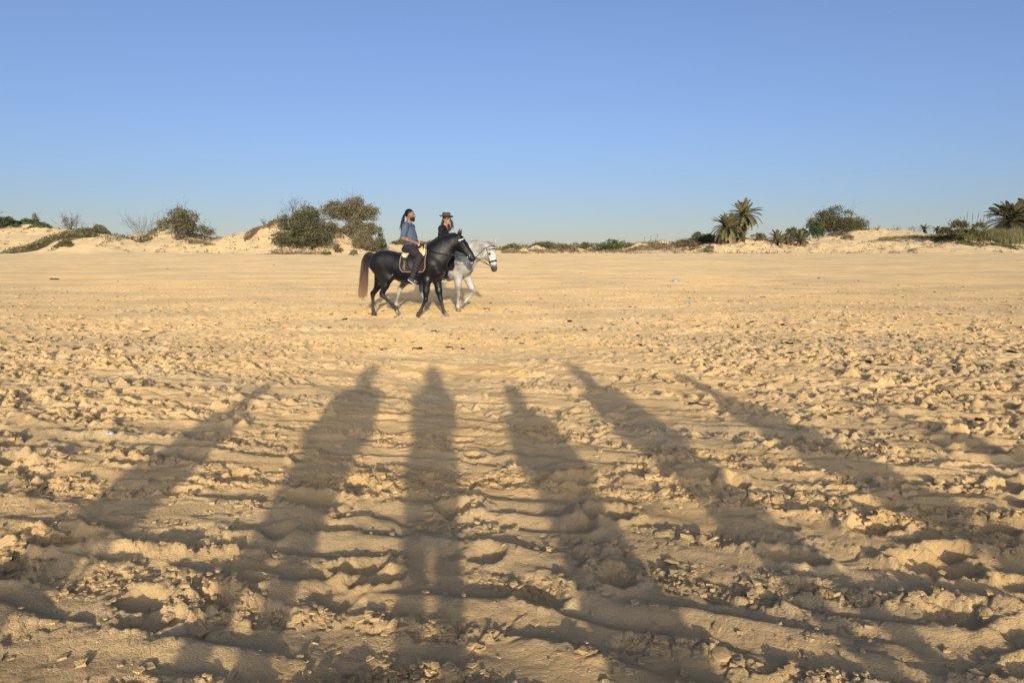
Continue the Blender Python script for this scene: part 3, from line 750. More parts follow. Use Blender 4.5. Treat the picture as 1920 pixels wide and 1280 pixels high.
def strap(F, pts, r, flat, off=0.004, n=28, closed=False):
    P = np.array(pts, float)
    if closed: P = np.concatenate([P, P[:1]])
    Q = []
    for i in range(len(P) - 1):
        for t in np.linspace(0, 1, n // (len(P) - 1) + 1, endpoint=False): Q.append(P[i] * (1 - t) + P[i + 1] * t)
    Q.append(P[-1]); Q = F.snap(Q, off)
    # ribbon lying on the skin
    T = np.gradient(Q, axis=0); T /= np.linalg.norm(T, axis=1)[:, None] + 1e-9
    Nn = F.grad(Q); B = np.cross(T, Nn); B /= np.linalg.norm(B, axis=1)[:, None] + 1e-9
    V = np.stack([Q - B * r, Q - B * r + Nn * flat, Q + B * r + Nn * flat, Q + B * r], 1).reshape(-1, 3); m = len(Q)
    i = np.arange(m - 1)[:, None] * 4; j = np.arange(4)[None]; k = (j + 1) % 4
    return V, np.stack([i + j, i + 4 + j, i + 4 + k, i + k], -1).reshape(-1, 4)
def ring_pts(hp_, hq, along, lift0, ra, rb, n=16):
    return [hp_(hq(along, lift0 + ra * math.cos(t), rb * math.sin(t))) for t in np.linspace(0, 2 * math.pi, n, endpoint=False)]

def bridle(root, F, hq, hp_, lea, brow_mat, nose_w, nose_at, rein_pts, ring_mat, reins):
    mb = MB(); mb.add(*strap(F, ring_pts(hp_, hq, nose_at, 0, .12, .11), nose_w, .006, closed=True, n=48))
    b = mb.build('bridle', lea, root)
    mb = MB(); mb.add(*strap(F, ring_pts(hp_, hq, .0, 0.0, .14, .13), .011, .006, closed=True, n=48)); mb.build('headpiece', lea, b)
    mb = MB(); mb.add(*strap(F, [hp_(hq(.045, .02, -.13)), hp_(hq(.075, .11, -.06)), hp_(hq(.075, .12, 0)), hp_(hq(.075, .11, .06)), hp_(hq(.045, .02, .13))], .013, .008, n=32)); mb.build('browband', brow_mat, b)
    for s in (-1, 1):
        mb = MB(); mb.add(*strap(F, [hp_(hq(.0, .01, s * .13)), hp_(hq(.20, -.005, s * .12)), hp_(hq(nose_at + .01, -.02, s * .1)), hp_(hq(.455, -.035, s * .09))], .009, .006)); mb.build('cheek_strap', lea, b)
        c = F.snap([hp_(hq(.455, -.035, s * .08))], .012)[0]
        t = np.linspace(0, 2 * np.pi, 17); mb = MB(); ring = np.stack([.030 * np.cos(t), 0 * t, .030 * np.sin(t)], -1) + c; mb.tube(ring, .006, 6, cap=False); mb.build('bit_ring', ring_mat, b)
    for pts in reins:
        mb = MB(); mb.tube(smooth_curve(pts, 30), .0085, 6); mb.build('rein', lea, b)
    return b

def sheet_on(F, x0, x1, zbot, off, thick, quilt=0.0, nx=40, nz=44, round_=.10, zt=None, cells=7):
    """cloth lying over the back: returns vertices, quads, and its outer rim on both sides"""
    us = np.linspace(0, 1, nx); vs = np.linspace(-1, 1, nz)
    P = np.zeros((nz, nx, 3))
    for i, v in enumerate(vs):
        for j, u in enumerate(us):
            e = abs(u - .5) * 2; cr = max(0, e - .72) / .28
            zb = zbot + round_ * cr ** 2
            s_ = abs(v); xx = x0 + (x1 - x0) * u
            ang = s_ ** 0.9 * math.pi * 0.62
            st = np.array(TRUNK); zc = np.interp(xx, st[:, 0], st[:, 1]); hh = np.interp(xx, st[:, 0], st[:, 2]) + .05; ww = np.interp(xx, st[:, 0], st[:, 3]) + .05
            z = zc + hh * math.cos(ang); ztop = zc + hh
            z = ztop + (zb - ztop) * (ztop - z) / (ztop - (zc + hh * math.cos(math.pi * .62)))
            yy = np.sign(v) * ww * math.sqrt(max(0, 1 - min(1, abs((z - zc) / hh)) ** 2))
            P[i, j] = (xx, yy, z)
    Q = P.reshape(-1, 3).copy()
    keep = Q[:, [0, 2]].copy()
    for _ in range(3):
        Q = F.snap(Q, off, 10); 
    Nn = F.grad(Q)
    uu, vv = np.meshgrid(us, vs); 
    bump = quilt * (np.abs(np.sin(uu * math.pi * cells)) * np.abs(np.sin(vv * math.pi * cells * .8))) ** .5
    top = Q + Nn * (thick + bump.reshape(-1, 1))
    V = np.concatenate([Q, top]); n = nx * nz
    i = np.arange(nz - 1)[:, None] * nx; j = np.arange(nx - 1)[None]
    q1 = np.stack([i + j, i + j + 1, i + nx + j + 1, i + nx + j], -1).reshape(-1, 4)
    rim = np.concatenate([np.arange(nx), np.arange(1, nz) * nx + nx - 1, (nz - 1) * nx + np.arange(nx - 2, -1, -1), np.arange(nz - 2, 0, -1) * nx])
    r1 = np.roll(rim, -1); side = np.stack([rim, rim + n, r1 + n, r1], -1)
    return V, np.concatenate([q1, q1[:, ::-1] + n, side]), top[rim]

SCRIPT_WORD = 'Cheval'
def saddle(name, loc, yaw, F, P, label):
    root = empty(name, loc, yaw); tag(root, label, 'saddle')
    x0, x1, zb = P['pad']
    V, Q, rim = sheet_on(F, x0, x1, zb, .008, .010, P['quilt'])
    mb = MB(); mb.add(V, Q); pad = mb.build('saddle_pad', P['pad_mat'], root)
    mb = MB(); mb.tube(np.concatenate([rim, rim[:1]]), .0095, 6, cap=False); mb.build('edging', P['edge_mat'], pad)
    if P.get('fleece'):
        V, Q, rim = sheet_on(F, x0 + .012, x1 - .02, 1.365, .022, .022, 0.004, 36, 28, .06)
        mb = MB(); mb.add(V, Q); mb.build('fleece_pad', M_FLEECE, root)
    # seat with pommel and cantle
    cx = P['seat']; st = np.array(TRUNK); zt = P.get('zt', 1.475)
    seat = [cone((cx - .20, 0, zt + .085), (cx - .12, 0, zt + .045), .05, .055, .62), cone((cx - .12, 0, zt + .03), (cx + .08, 0, zt + .03), .055, .045, .55), cone((cx + .08, 0, zt + .03), (cx + .19, 0, zt + .085), .045, .05, .75)]
    for s in (-1, 1): seat += [cone((cx - .13, s * .10, zt + .00), (cx + .12, s * .11, zt - .01), .06, .06), cone((cx - .20, s * .10, zt + .055), (cx + .0, s * .10, zt + .02), .035, .04, 1), cone((cx - .21, 0, zt + .10), (cx - .19, s * .13, zt + .055), .028, .024)]
    blob('seat', seat, .011, .05, P['lea'], root)
    for s in (-1, 1):
        n1, n2 = 16, 18; Pp = []
        for i in range(n2):
            v = i / (n2 - 1)
            for j in range(n1):
                u = j / (n1 - 1) * 2 - 1; w = .135 * (1 - .25 * v ** 4) * math.sqrt(max(.02, 1 - max(0, v - .75) ** 2 * 9))
                Pp.append((cx + .09 + .07 * v * v + u * w, s * .34, zt + .02 - v * .46))
        Qp = F.snap(np.array(Pp) * np.array([1, .9, 1]), .052, 30); Nn = F.grad(Qp); top = Qp + Nn * .010
        i = np.arange(n2 - 1)[:, None] * n1; j = np.arange(n1 - 1)[None]; q = np.stack([i + j, i + j + 1, i + n1 + j + 1, i + n1 + j], -1).reshape(-1, 4); m = n1 * n2
        rimi = np.concatenate([np.arange(n1), np.arange(1, n2) * n1 + n1 - 1, (n2 - 1) * n1 + np.arange(n1 - 2, -1, -1), np.arange(n2 - 2, 0, -1) * n1]); r1 = np.roll(rimi, -1)
        mb = MB(); mb.add(np.concatenate([Qp, top]), np.concatenate([q, q[:, ::-1] + m, np.stack([rimi, rimi + m, r1 + m, r1], -1)])); mb.build('flap', P['lea'], root)
        # stirrup leather and iron
        fx, fy, fz = P['foot']; fy = abs(fy) * s
        a = np.array((cx + .10, s * .33, zt - .10)); b_ = np.array((fx, fy, fz + .125))
        mb = MB(); mb.tube([a, a * .5 + b_ * .5 + np.array((0, s * .03, 0)), b_], .013, 4, flat=.35); mb.build('stirrup_leather', P['lea'], root)
        t = np.linspace(-.35 * math.pi, 1.35 * math.pi, 15)
        mb = MB(); mb.tube(np.stack([np.full(15, fx) , fy + .062 * np.cos(t), fz + .052 + .066 * np.sin(t)], -1), .008, 6); mb.tube([(fx, fy - .05, fz), (fx, fy + .05, fz)], .018, 6, flat=.5); mb.build('stirrup', P['iron'], root)
    # girth round the belly
    gx = cx + .13; zc = 1.11
    mb = MB(); mb.add(*strap(F, [(gx, .33 * math.sin(t), zc - .42 * math.cos(t)) for t in np.linspace(-1.7, 1.7, 15)], .045, .010, .004, 60)); mb.build('girth', P['lea'], root)
    return root, pad

GY0 = HORSE_Y
BLACK_LOC = (x_at(765, 16.9, 0.2), 16.9, 0.0)
GREY_LOC = (x_at(821.5, 18.15, 0.2), 18.15, 0.0)
BLACK_YAW, GREY_YAW = R(-13), R(-13)
for L_ in (BLACK_LOC, GREY_LOC): pass
BLACK_LOC = BLACK_LOC[:2] + (base1(*BLACK_LOC[:2]),); GREY_LOC = GREY_LOC[:2] + (base1(*GREY_LOC[:2]) + .02,)

M_BLACKCOAT = coat_black()
BP = dict(neck=[(.58, 0, 1.27), (.74, 0, 1.44), (.93, 0, 1.60), (1.12, 0, 1.70)], neck_r=[.30, .275, .225, .172], poll=(1.225, 0, 1.755), mid=None, muz=(1.495, 0, 1.43),
          legs=[('fore', 'near', [(.52, .80), (.485, .405), (.355, .135), (.305, .065)], .45), ('fore', 'far', [(.66, .80), (.745, .385), (.83, .105), (.885, .055)], -.10),
                ('hind', 'near', [(-.41, .90), (-.575, .50), (-.25, .195), (-.205, .125)], .75), ('hind', 'far', [(-.64, .90), (-.935, .48), (-.93, .125), (-.915, .056)], 0.0)])
black_horse, BF, bq, bh = horse('horse', BLACK_LOC, BLACK_YAW, BP, M_BLACKCOAT, [M_HOOF, M_HOOFP, M_HOOFP, M_HOOF])
tag(black_horse, 'glossy black horse walking to the right, nearer of the two horses', 'horse')
rng = np.random.RandomState(5)
mb = MB(); strands(mb, [(-.84, 0, 1.40), (-.93, 0, 1.41), (-1.01, .0, 1.33), (-1.05, 0, 1.12), (-1.085, 0, .80), (-1.13, 0, .52), (-1.19, 0, .34)], 620, .050, .100, .007, .003, rng, cut=(.62, 1.0), wav=.025)
mb.tube(smooth_curve([(-.82, 0, 1.39), (-.92, 0, 1.405), (-1.00, 0, 1.33), (-1.04, 0, 1.15)], 12), np.linspace(.048, .03, 13), 8)
mb.build('tail', M_TAIL, black_horse)
mb = MB()
crest = smooth_curve([(.56, 0, 1.555), (.74, 0, 1.70), (.92, 0, 1.80), (1.06, 0, 1.86), (1.17, 0, 1.875)], 40)
MP = []
for i in range(340):
    t = rng.rand() * (len(crest) - 1); i0 = int(t); c = crest[i0] * (1 - t + i0) + crest[min(i0 + 1, len(crest) - 1)] * (t - i0)
    s = 1; ln = rng.uniform(.10, .24)
    MP += [c, c + np.array((.0, s * .055, -.02)), c + np.array((rng.uniform(-.02, .05), s * .095, -.45 * ln)), c + np.array((rng.uniform(-.02, .08), s * .11, -ln))]
MP = BF.snap(MP, .007).reshape(-1, 4, 3)
for g_ in MP: mb.tube(smooth_curve(g_, 9), np.linspace(.008, .003, 10), 3, cap=False)
for i in range(40):
    a = bh(bq(-.06, .10, rng.uniform(-.03, .03))); b_ = bh(bq(rng.uniform(.05, .14), .125, rng.uniform(-.05, .05)))
    mb.tube(np.array([a, a * .5 + b_ * .5 + np.array((.01, 0, .008)), b_]), [.008, .006, .003], 3, cap=False)
mb.tube(BF.snap(crest, .004), np.concatenate([np.linspace(.010, .020, 20), np.linspace(.020, .012, len(crest) - 20)]), 6, flat=1.6)
mb.build('mane', M_MANE, black_horse)
HAND_M = (.30, -.05, 1.655)
bit = [BF.snap([bh(bq(.455, -.035, s * .08))], .016)[0] for s in (-1, 1)]
bridle(black_horse, BF, bq, bh, M_LEATHER, M_WHITE, .011, .345, None, M_STEEL,
       [[bit[0], (1.12, -.21, 1.425), (.78, -.25, 1.47), (.52, -.16, 1.56), (.42, -.07, 1.65), (.35, -.06, 1.66)], [bit[1], (1.12, .19, 1.44), (.78, .24, 1.50), (.52, .16, 1.57), (.42, .07, 1.65), (.35, .06, 1.66)],
        [(.37, -.06, 1.64), (.43, -.12, 1.61), (.47, -.18, 1.55), (.45, -.13, 1.60), (.37, .05, 1.64)]])
black_saddle, bpad = saddle('saddle', BLACK_LOC, BLACK_YAW, BF, dict(pad=(-.06, .53, 1.035), quilt=.010, pad_mat=M_QUILT, edge_mat=M_CORD, fleece=True, seat=.15, lea=M_LEATHER, foot=(.355, -.415, .775), iron=M_STEEL),
    'black saddle with brown quilted pad and pale yellow fleece on the black horse')
# white handwriting sewn down the rear corner of the near side of the pad
txt = bpy.data.curves.new('lettering', 'FONT'); txt.body = SCRIPT_WORD; txt.size = .085; txt.shear = .45; txt.align_x = 'CENTER'; txt.align_y = 'CENTER'; txt.resolution_u = 2; txt.offset = -.0012
to = bpy.data.objects.new('tmp_text', txt); C.objects.link(to)
dg = bpy.context.evaluated_depsgraph_get(); tme = bpy.data.meshes.new_from_object(to.evaluated_get(dg)); bpy.data.objects.remove(to)
tv = np.zeros(len(tme.vertices) * 3, np.float32); tme.vertices.foreach_get('co', tv); tv = tv.reshape(-1, 3)
P3 = np.stack([.050 - tv[:, 1] * 1.0, np.full(len(tv), -.36), 1.185 + tv[:, 0] * 1.0], -1)
P3 = BF.snap(P3, .034, 30)
tme.vertices.foreach_set('co', P3.astype(np.float32).ravel()); tme.update()
lo_ = link('lettering', tme, M_LETTER, bpad)

GREY_MARKS = []
def grey_params():
    return dict(neck=[(.58, 0, 1.27), (.76, 0, 1.39), (1.00, 0, 1.475), (1.22, 0, 1.51)], neck_r=[.30, .275, .220, .165], poll=(1.325, 0, 1.545), mid=None, muz=(1.475, 0, 1.10), head_yaw=R(-30), ear=.085,
          legs=[('fore', 'near', [(.565, .80), (.575, .395), (.555, .125), (.565, .056)], 0.0), ('fore', 'far', [(.69, .80), (.885, .475), (.68, .245), (.625, .185)], 1.0),
                ('hind', 'near', [(-.66, .90), (-.955, .50), (-1.055, .17), (-1.06, .10)], .5), ('hind', 'far', [(-.42, .90), (-.50, .49), (-.37, .14), (-.34, .062)], 0.1)])
GP = grey_params()
# where the marks of the coat sit: muzzle, eye patches, knees
_d = np.array(GP['muz']) - np.array(GP['poll']); _d /= np.linalg.norm(_d); _up = np.array([-_d[2], 0, _d[0]]); _ry = rotz(GP['head_yaw']); _pv = np.array(GP['poll'])
def _hq(a, l, s): return tuple(_ry @ (_d * a + _up * l + np.array([0, s, 0])) + _pv)
GREY_MARKS = [(_hq(.30, .05, 0), .10, .30, (0.54, 0.52, 0.47)), (_hq(.535, -.02, 0), .085, .155, (0.055, 0.05, 0.05)), (_hq(.175, .042, -.09), .022, .05, (0.05, 0.045, 0.045)), (_hq(.175, .042, .09), .022, .05, (0.05, 0.045, 0.045)),
              ((.885, .135, .475), .02, .09, (0.16, 0.15, 0.14)), ((.575, -.135, .395), .02, .10, (0.20, 0.19, 0.17))]
M_GREYCOAT = coat_grey()
grey_horse, GF, gq, gh = horse('horse', GREY_LOC, GREY_YAW, GP, M_GREYCOAT, [M_HOOFP] * 4)
tag(grey_horse, 'white and pale grey horse with raised foreleg, walking behind the black one', 'horse')
mb = MB(); strands(mb, [(-.84, 0, 1.40), (-.93, 0, 1.40), (-.99, .0, 1.30), (-1.0, 0, 1.1), (-1.01, 0, .85), (-1.02, 0, .62)], 220, .025, .05, .007, .003, rng, cut=(.7, 1.0), wav=.02)
mb.tube(smooth_curve([(-.82, 0, 1.39), (-.92, 0, 1.40), (-.99, 0, 1.30), (-1.0, 0, 1.15)], 12), np.linspace(.046, .03, 13), 8)
mb.build('tail', M_GREYHAIR, grey_horse)
gbit = [GF.snap([gh(gq(.455, -.035, s * .08))], .016)[0] for s in (-1, 1)]
bridle(grey_horse, GF, gq, gh, M_LEATHER, M_LEATHER, .022, .36, None, M_STEEL,
       [[gbit[0], (1.16, -.21, 1.27), (.85, -.26, 1.40), (.60, -.16, 1.55), (.42, -.07, 1.64)], [gbit[1], (1.14, .17, 1.28), (.85, .25, 1.40), (.60, .15, 1.55), (.42, .06, 1.64)],
        [gbit[0] + np.array((0, 0, .01)), (1.14, -.225, 1.235), (.85, -.27, 1.375), (.60, -.17, 1.53), (.42, -.08, 1.62)],
        [GF.snap([gh(gq(.02, -.02, -.13))], .01)[0], (1.05, -.16, 1.34), (.93, -.10, 1.15), (.80, -.10, .98), (.66, -.05, .80)]])
grey_saddle, _ = saddle('saddle', GREY_LOC, GREY_YAW, GF, dict(pad=(-.10, .53, .98), quilt=.008, pad_mat=M_BLACKQ, edge_mat=M_SILVERC, seat=.14, lea=M_LEATHER, foot=(.405, -.415, .755), iron=M_LEATHER),
    'black saddle and black quilted pad with pale edging on the white horse')
# ---------------------------------------------------------------- people
M_SKIN = mat('tanned_skin', (0.27, 0.135, 0.080), 0.55, 0.10, 30, 0.15, spec=0.35)
M_FAIR = mat('fair_skin', (0.36, 0.20, 0.13), 0.55, 0.10, 30, 0.15, spec=0.35)
M_DENIM = mat('washed_blue_linen', (0.078, 0.108, 0.162), 0.85, 0.22, 25, 0.8, 11, dist=.05)
M_TROUSER = mat('charcoal_trousers', (0.034, 0.029, 0.032), 0.85, 0.2, 25, 0.8, 11, dist=.05)
M_BLACKCLOTH = mat('black_cloth', (0.009, 0.009, 0.010), 0.8, 0.25, 25, 0.8, 11, dist=.05)
M_BLACKHAIR = mat('black_hair', (0.006, 0.005, 0.005), 0.45, 0.3, 60, 0.3)
M_BROWNHAIR = mat('brown_hair', (0.060, 0.030, 0.016), 0.5, 0.4, 60, 0.3)
M_SHOE = mat('grey_brown_shoe', (0.055, 0.042, 0.034), 0.75, 0.2, 40)
M_SOLE = mat('white_rubber_sole', (0.55, 0.54, 0.50), 0.7, 0.08, 40)
M_HAT = mat('olive_brown_felt', (0.070, 0.055, 0.040), 0.85, 0.2, 40, 0.3)
M_HATBAND = mat('dark_hat_band', (0.016, 0.013, 0.011), 0.8, 0.2, 40)
M_GLASS = mat('black_sunglasses', (0.006, 0.006, 0.007), 0.12, 0.1, 10, spec=0.6)
M_SCLERA = mat('eye_white', (0.45, 0.43, 0.40), 0.3, 0.05, 20)
M_LIP = mat('lips', (0.25, 0.09, 0.07), 0.5, 0.1, 20)

def head_prims():
    p = [ell((-.012, 0, .030), (.100, .077, .102)), ell((.028, 0, -.045), (.066, .058, .082)), cone((.058, 0, -.098), (.064, 0, -.104), .030, .028),
         cone((.080, -.032, .030), (.080, .032, .030), .017, .017), cone((.092, 0, .020), (.116, 0, -.024), .010, .015), cone((.098, 0, -.030), (.108, 0, -.030), .014, .012),
         cone((.086, 0, -.060), (.088, 0, -.066), .018, .018)]
    for s in (-1, 1):
        p += [cone((.062, s * .040, -.012), (.040, s * .055, -.02), .024, .022)]
    return p
def ear_prims():
    return [ell((-.006, s * .079, -.004), (.021, .010, .033), rotz(s * .3)) for s in (-1, 1)]
def fist(wr, d, side):
    """closed hand: palm, four bent fingers of different length, thumb on top"""
    wr = np.array(wr, float); d = np.array(d, float); d /= np.linalg.norm(d)
    up = np.array([0, 0, 1.0]); s = np.cross(up, d); s /= np.linalg.norm(s); u = np.cross(d, s); s = s * side       # s points to the body's middle
    P = [cone(wr, wr + d * .085, .026, .030, 1.0), cone(wr + d * .035 + u * .012, wr + d * .085 + u * .030, .020, .016), cone(wr + d * .035 - u * .012, wr + d * .080 - u * .030, .020, .015)]
    fin = []
    for off, ln in ((.034, .036), (.012, .041), (-.010, .038), (-.031, .030)):
        k0 = wr + d * .082 + u * off; k1 = k0 + d * ln * .75 + s * .006; k2 = k1 + s * .030 - d * .004; k3 = k2 - d * ln * .55 + s * .004
        fin.append(chain([k0, k1, k2, k3], [.0105, .0100, .0092, .0080]))
    t0 = wr + d * .030 + u * .022 + s * .012; t1 = t0 + d * .034 + u * .020 + s * .012; t2 = t1 + d * .034 + u * .002 + s * .006
    fin.append(chain([t0, t1, t2], [.0135, .0115, .0090]))
    return P, fin

def rider(name, seat, loc, yaw, S):
    M4 = rotz(yaw); off = M4 @ np.array(seat)
    root = empty(name, np.array(loc) + off, yaw); mseat = tuple(-np.array(seat))
    def part(nm, prims, res, k, m, parent=root, cuts=(), pad=.03):
        o, f = blob(nm, prims, res, k, m, parent, pad, cuts)
        if parent is root: o.location = mseat
        return o, f
    HM = rotz(S.get('head_yaw', 0)) @ roty(S.get('head_tilt', 0)); hs = S.get('head_scale', 1.0); hc = np.array(S['head'], float)
    def H(prims): 
        out = []
        for p in xf(prims, HM * hs, hc):
            if p[0] == 'c': out.append(p[:3] + (p[3] * hs, p[4] * hs) + p[5:])
            else: out.append((p[0], p[1], p[2] * hs, p[3] / hs))
        return out
    def hpnt(p): return HM @ np.array(p, float) * hs + hc
    nb = np.array(S['neck'], float)
    # skin: head, neck, arms and hands in one surface
    los = np.array((-.45, -.55, 1.50)); his = np.array((.70, .55, 2.60))
    F = Field(los, his, .0085)
    F.add(H(head_prims()), .022); F.add(H(ear_prims()), .008)
    F.add(cone(hpnt((-.022, 0, -.05)), nb, .055 * hs, .062, 1.0), .03)
    F.add(ell(nb + np.array((-.005, 0, -.085)), (.070, .105, .065)), .04)
    for sd, A in (('near', S['arm']), ('far', S.get('arm_far', S['arm']))):
        g = SIDE[sd]; sh, el_, wr, hn = [np.array((p[0], g * p[1], p[2])) for p in A]
        F.add(cone(nb + np.array((-.01, g * .06, -.075)), sh, .048, .050), .03)
        F.add(chain([sh, sh * .5 + el_ * .5, el_], [.056, .052, .042]), .03)
        F.add(chain([el_, el_ * .65 + wr * .35, wr], [.043, .044, .028]), .03)
        P, fin = fist(wr, hn - wr, -g)
        F.add(P, .015)
        for f_ in fin: F.add(f_, .004)
    body = link('body', F.mesh('body'), S['skin'], root); body.location = mseat
    for s in (-1, 1):
        part('eye', [ell(hpnt((.083, s * .031, .008)), (.010, .012, .008))], .003, .004, M_EYE)
    part('lips', H([cone((.097, -.020, -.066), (.097, .020, -.066), .0075, .0075)]), .003, .004, M_LIP)
    # top: torso and sleeves
    ch, be, hm = [np.array(S[k]) for k in ('chest', 'belly', 'hem')]; tw = S.get('tw', 1.0)
    dp = S.get('depth', 1.0); top = [ell(ch, (.122 * dp, .178 * tw, .175)), ell(be, (.122 * dp, .158 * tw, .170)), ell(hm, (.135 * dp, .178, .085)), ell(ch * .5 + be * .5, (.118 * dp, .160 * tw, .18))]
    ft = Field(los, his, .0095); ft.add(top, .06)
    for sd, A in (('near', S['arm']), ('far', S.get('arm_far', S['arm']))):
        g = SIDE[sd]; sh, el_, wr, hn = [np.array((p[0], g * p[1], p[2])) for p in A]
        ft.add(cone(nb + np.array((-.015, g * .055, -.035)), sh, .062, .070), .05)
        e = sh + (el_ - sh) * min(1, S['sleeve']); ft.add(chain([sh, e], [.072, S['cuff'] if S['sleeve'] <= 1 else .062]), .045)
        if S['sleeve'] > 1: ft.add(cone(el_, el_ + (wr - el_) * (S['sleeve'] - 1), .060, S['cuff']), .03)
    ft.cut((0, 0, -1), (0, 0, hm[2] - .055))
    # open neck
    X, Y, Z = np.meshgrid(*ft.ax, indexing='ij', sparse=True)
    vd = np.sqrt((X - nb[0] - .015) ** 2 + (Y * 1.1) ** 2) - .058 - np.clip(Z - nb[2] + .02, 0, .2) * .2
    vneck = np.maximum(np.abs(Y) - .055 * np.clip((Z - (nb[2] - S['v'])) / S['v'], 0, 1), -(X - nb[0]))
    ft.F = np.maximum(ft.F, -np.maximum(np.minimum(vd, vneck), -(Z - (nb[2] - .30))).astype(np.float32))
    shirt = link('shirt', ft.mesh('shirt'), S['shirt'], root); shirt.location = mseat
    if S.get('collar'):
        mb = MB(); t = np.linspace(-.80 * math.pi, .80 * math.pi, 21) + math.pi
        c0 = nb + np.array((.008, 0, .000)); r_ = .078
        a = np.stack([c0[0] + r_ * np.cos(t), r_ * np.sin(t), c0[2] - .005 - .045 * np.clip(np.cos(t), -.3, 1)], -1); b_ = a + np.stack([.012 * np.cos(t), .012 * np.sin(t), np.full(21, .034)], -1)
        c_ = b_ + np.stack([.024 * np.cos(t), .024 * np.sin(t), np.full(21, -.034)], -1)
        V = np.concatenate([a, b_, c_]); i = np.arange(20); q = np.concatenate([np.stack([i, i + 1, i + 22, i + 21], -1), np.stack([i + 21, i + 22, i + 43, i + 42], -1)])
        mb.add(V, q); o = mb.build('collar', S['shirt'], root); o.location = mseat
        sm = o.modifiers.new('thick', 'SOLIDIFY'); sm.thickness = .006
    # trousers
    hip, kn, an = [np.array(S[k]) for k in ('hip', 'knee', 'ankle')]
    tr = []
    fl = Field((los[0], -.60, .70), (his[0] + .1, .60, 1.80), .013)
    fl.add(ell((hip[0], 0, hip[2] + .03), (.135, .178, .11)), .03)
    for g in (-1, 1):
        m_ = np.array((1, g, 1)); h_, k_, a_ = hip * m_, kn * m_, an * m_
        fl.add(chain([h_, h_ * .5 + k_ * .5, k_], [.118, .102, .076]), .05)
        fl.add(chain([k_, k_ * .6 + a_ * .4 + np.array((-.012, 0, 0)), a_], [.076, .074, S.get('hemr', .062)]), .03)
    fl.cut((0, 0, 1), (0, 0, hm[2] + .02))
    link('trousers', fl.mesh('trousers'), S['trousers'], root).location = mseat
    # shoes
    for g in (-1, 1):
        m_ = np.array((1, g, 1)); he, ba, te = [np.array(p) * m_ for p in S['shoe']]; a_ = an * m_
        dn = np.array((-(te - he)[2], 0, (te - he)[0])); dn /= -np.linalg.norm(dn)
        sh, _ = part('shoe', [cone(he, ba, .040, .042, 1.05), cone(ba, te, .040, .030, 1.0), cone(a_ , (he * .75 + ba * .25), .046, .040)], .008, .03, S['shoe_mat'])
        so, f2 = blob('sole', [cone(he + dn * .030 - np.array((.008, 0, 0)), ba + dn * .032, .020, .020, .48), cone(ba + dn * .032, te + dn * .020, .020, .018, .52)], .007, .02, S['sole_mat'], sh)
    return root, part, H, hpnt, mseat

# ---- the man on the black horse
MS = dict(head=(.090, 0, 2.308), head_scale=1.02, neck=(.060, 0, 2.115), chest=(.050, 0, 1.930), belly=(.105, 0, 1.755), hem=(.100, 0, 1.640), depth=1.16, tw=1.12,
          arm=[(.045, .208, 2.045), (.025, .288, 1.790), (.265, .130, 1.685), (.355, .080, 1.650)], sleeve=.78, cuff=.070, v=.14, collar=True,
          hip=(.09, .105, 1.595), knee=(.440, .370, 1.375), ankle=(.285, .415, .945), shoe=[(.215, .415, .885), (.320, .418, .815), (.370, .42, .785)],
          skin=M_SKIN, shirt=M_DENIM, trousers=M_TROUSER, shoe_mat=M_SHOE, sole_mat=M_SOLE)
man, mpart, mH, mhp, moff = rider('person', (.11, 0, 1.53), BLACK_LOC, BLACK_YAW, MS)
tag(man, 'bearded person with black ponytail, blue shirt and charcoal trousers riding the black horse', 'person')
hair, _ = mpart('hair', mH([ell((-.020, 0, .038), (.104, .083, .105))]), .0065, .01, M_BLACKHAIR, cuts=[(HMn, HMp) for HMn, HMp in [((.80, 0, -.60), mhp((.030, 0, .045)))]])
mb = MB(); rngp = np.random.RandomState(3)
strands(mb, [mhp((-.105, 0, .035)), mhp((-.150, 0, -.02)), mhp((-.175, 0, -.12)), mhp((-.195, 0, -.24)), mhp((-.21, 0, -.36))], 150, .014, .034, .006, .0025, rngp, cut=(.7, 1.0), wav=.03)
mb.tube([mhp((-.10, 0, .04)), mhp((-.135, 0, .01)), mhp((-.16, 0, -.06)), mhp((-.175, 0, -.14))], [.026, .024, .026, .018], 8)
mb.build('ponytail', M_BLACKHAIR, hair)
mpart('beard', mH([ell((.038, 0, -.070), (.068, .0615, .056)), ell((.078, 0, -.108), (.033, .034, .038)), cone((.100, -.022, -.050), (.100, .022, -.050), .012, .012)]), .0055, .02, M_BLACKHAIR,
      cuts=[((-.35, 0, 1), mhp((.06, 0, -.040))), ((-1, 0, -.25), mhp((.000, 0, -.06)))])
for s in (-1, 1): mpart('eyebrow', mH([cone((.094, s * .018, .030), (.078, s * .050, .030), .007, .005)]), .003, .004, M_BLACKHAIR)
mb = MB(); t = np.linspace(0, 2 * np.pi, 17); w0 = np.array((.255, .133, 1.689)); mb.tube(np.stack([w0[0] + 0.010 * np.sin(t), w0[1] + .034 * np.cos(t), w0[2] + .034 * np.sin(t)], -1), .007, 6, cap=False)
o = mb.build('wristband', M_WHITE, man); o.location = moff
# riding crop in the near hand
crop = empty('riding_crop', BLACK_LOC, BLACK_YAW); tag(crop, 'thin black riding crop with white grip crossing the man\'s thigh', 'riding crop')
cp_ = smooth_curve([(.375, -.110, 1.665), (.325, -.20, 1.600), (.22, -.355, 1.465), (.05, -.455, 1.255), (-.185, -.42, .985)], 24)
mb = MB(); mb.tube(cp_, np.linspace(.0075, .004, len(cp_)), 6); mb.build('shaft', M_LEATHER, crop)
mb = MB(); mb.tube(cp_[2:6], .011, 6); mb.build('grip', M_WHITE, crop)
mb = MB(); mb.tube([cp_[-1], cp_[-1] + np.array((-.028, 0, -.036))], [.008, .011], 6, flat=.5); mb.build('tip', M_WHITE, crop)

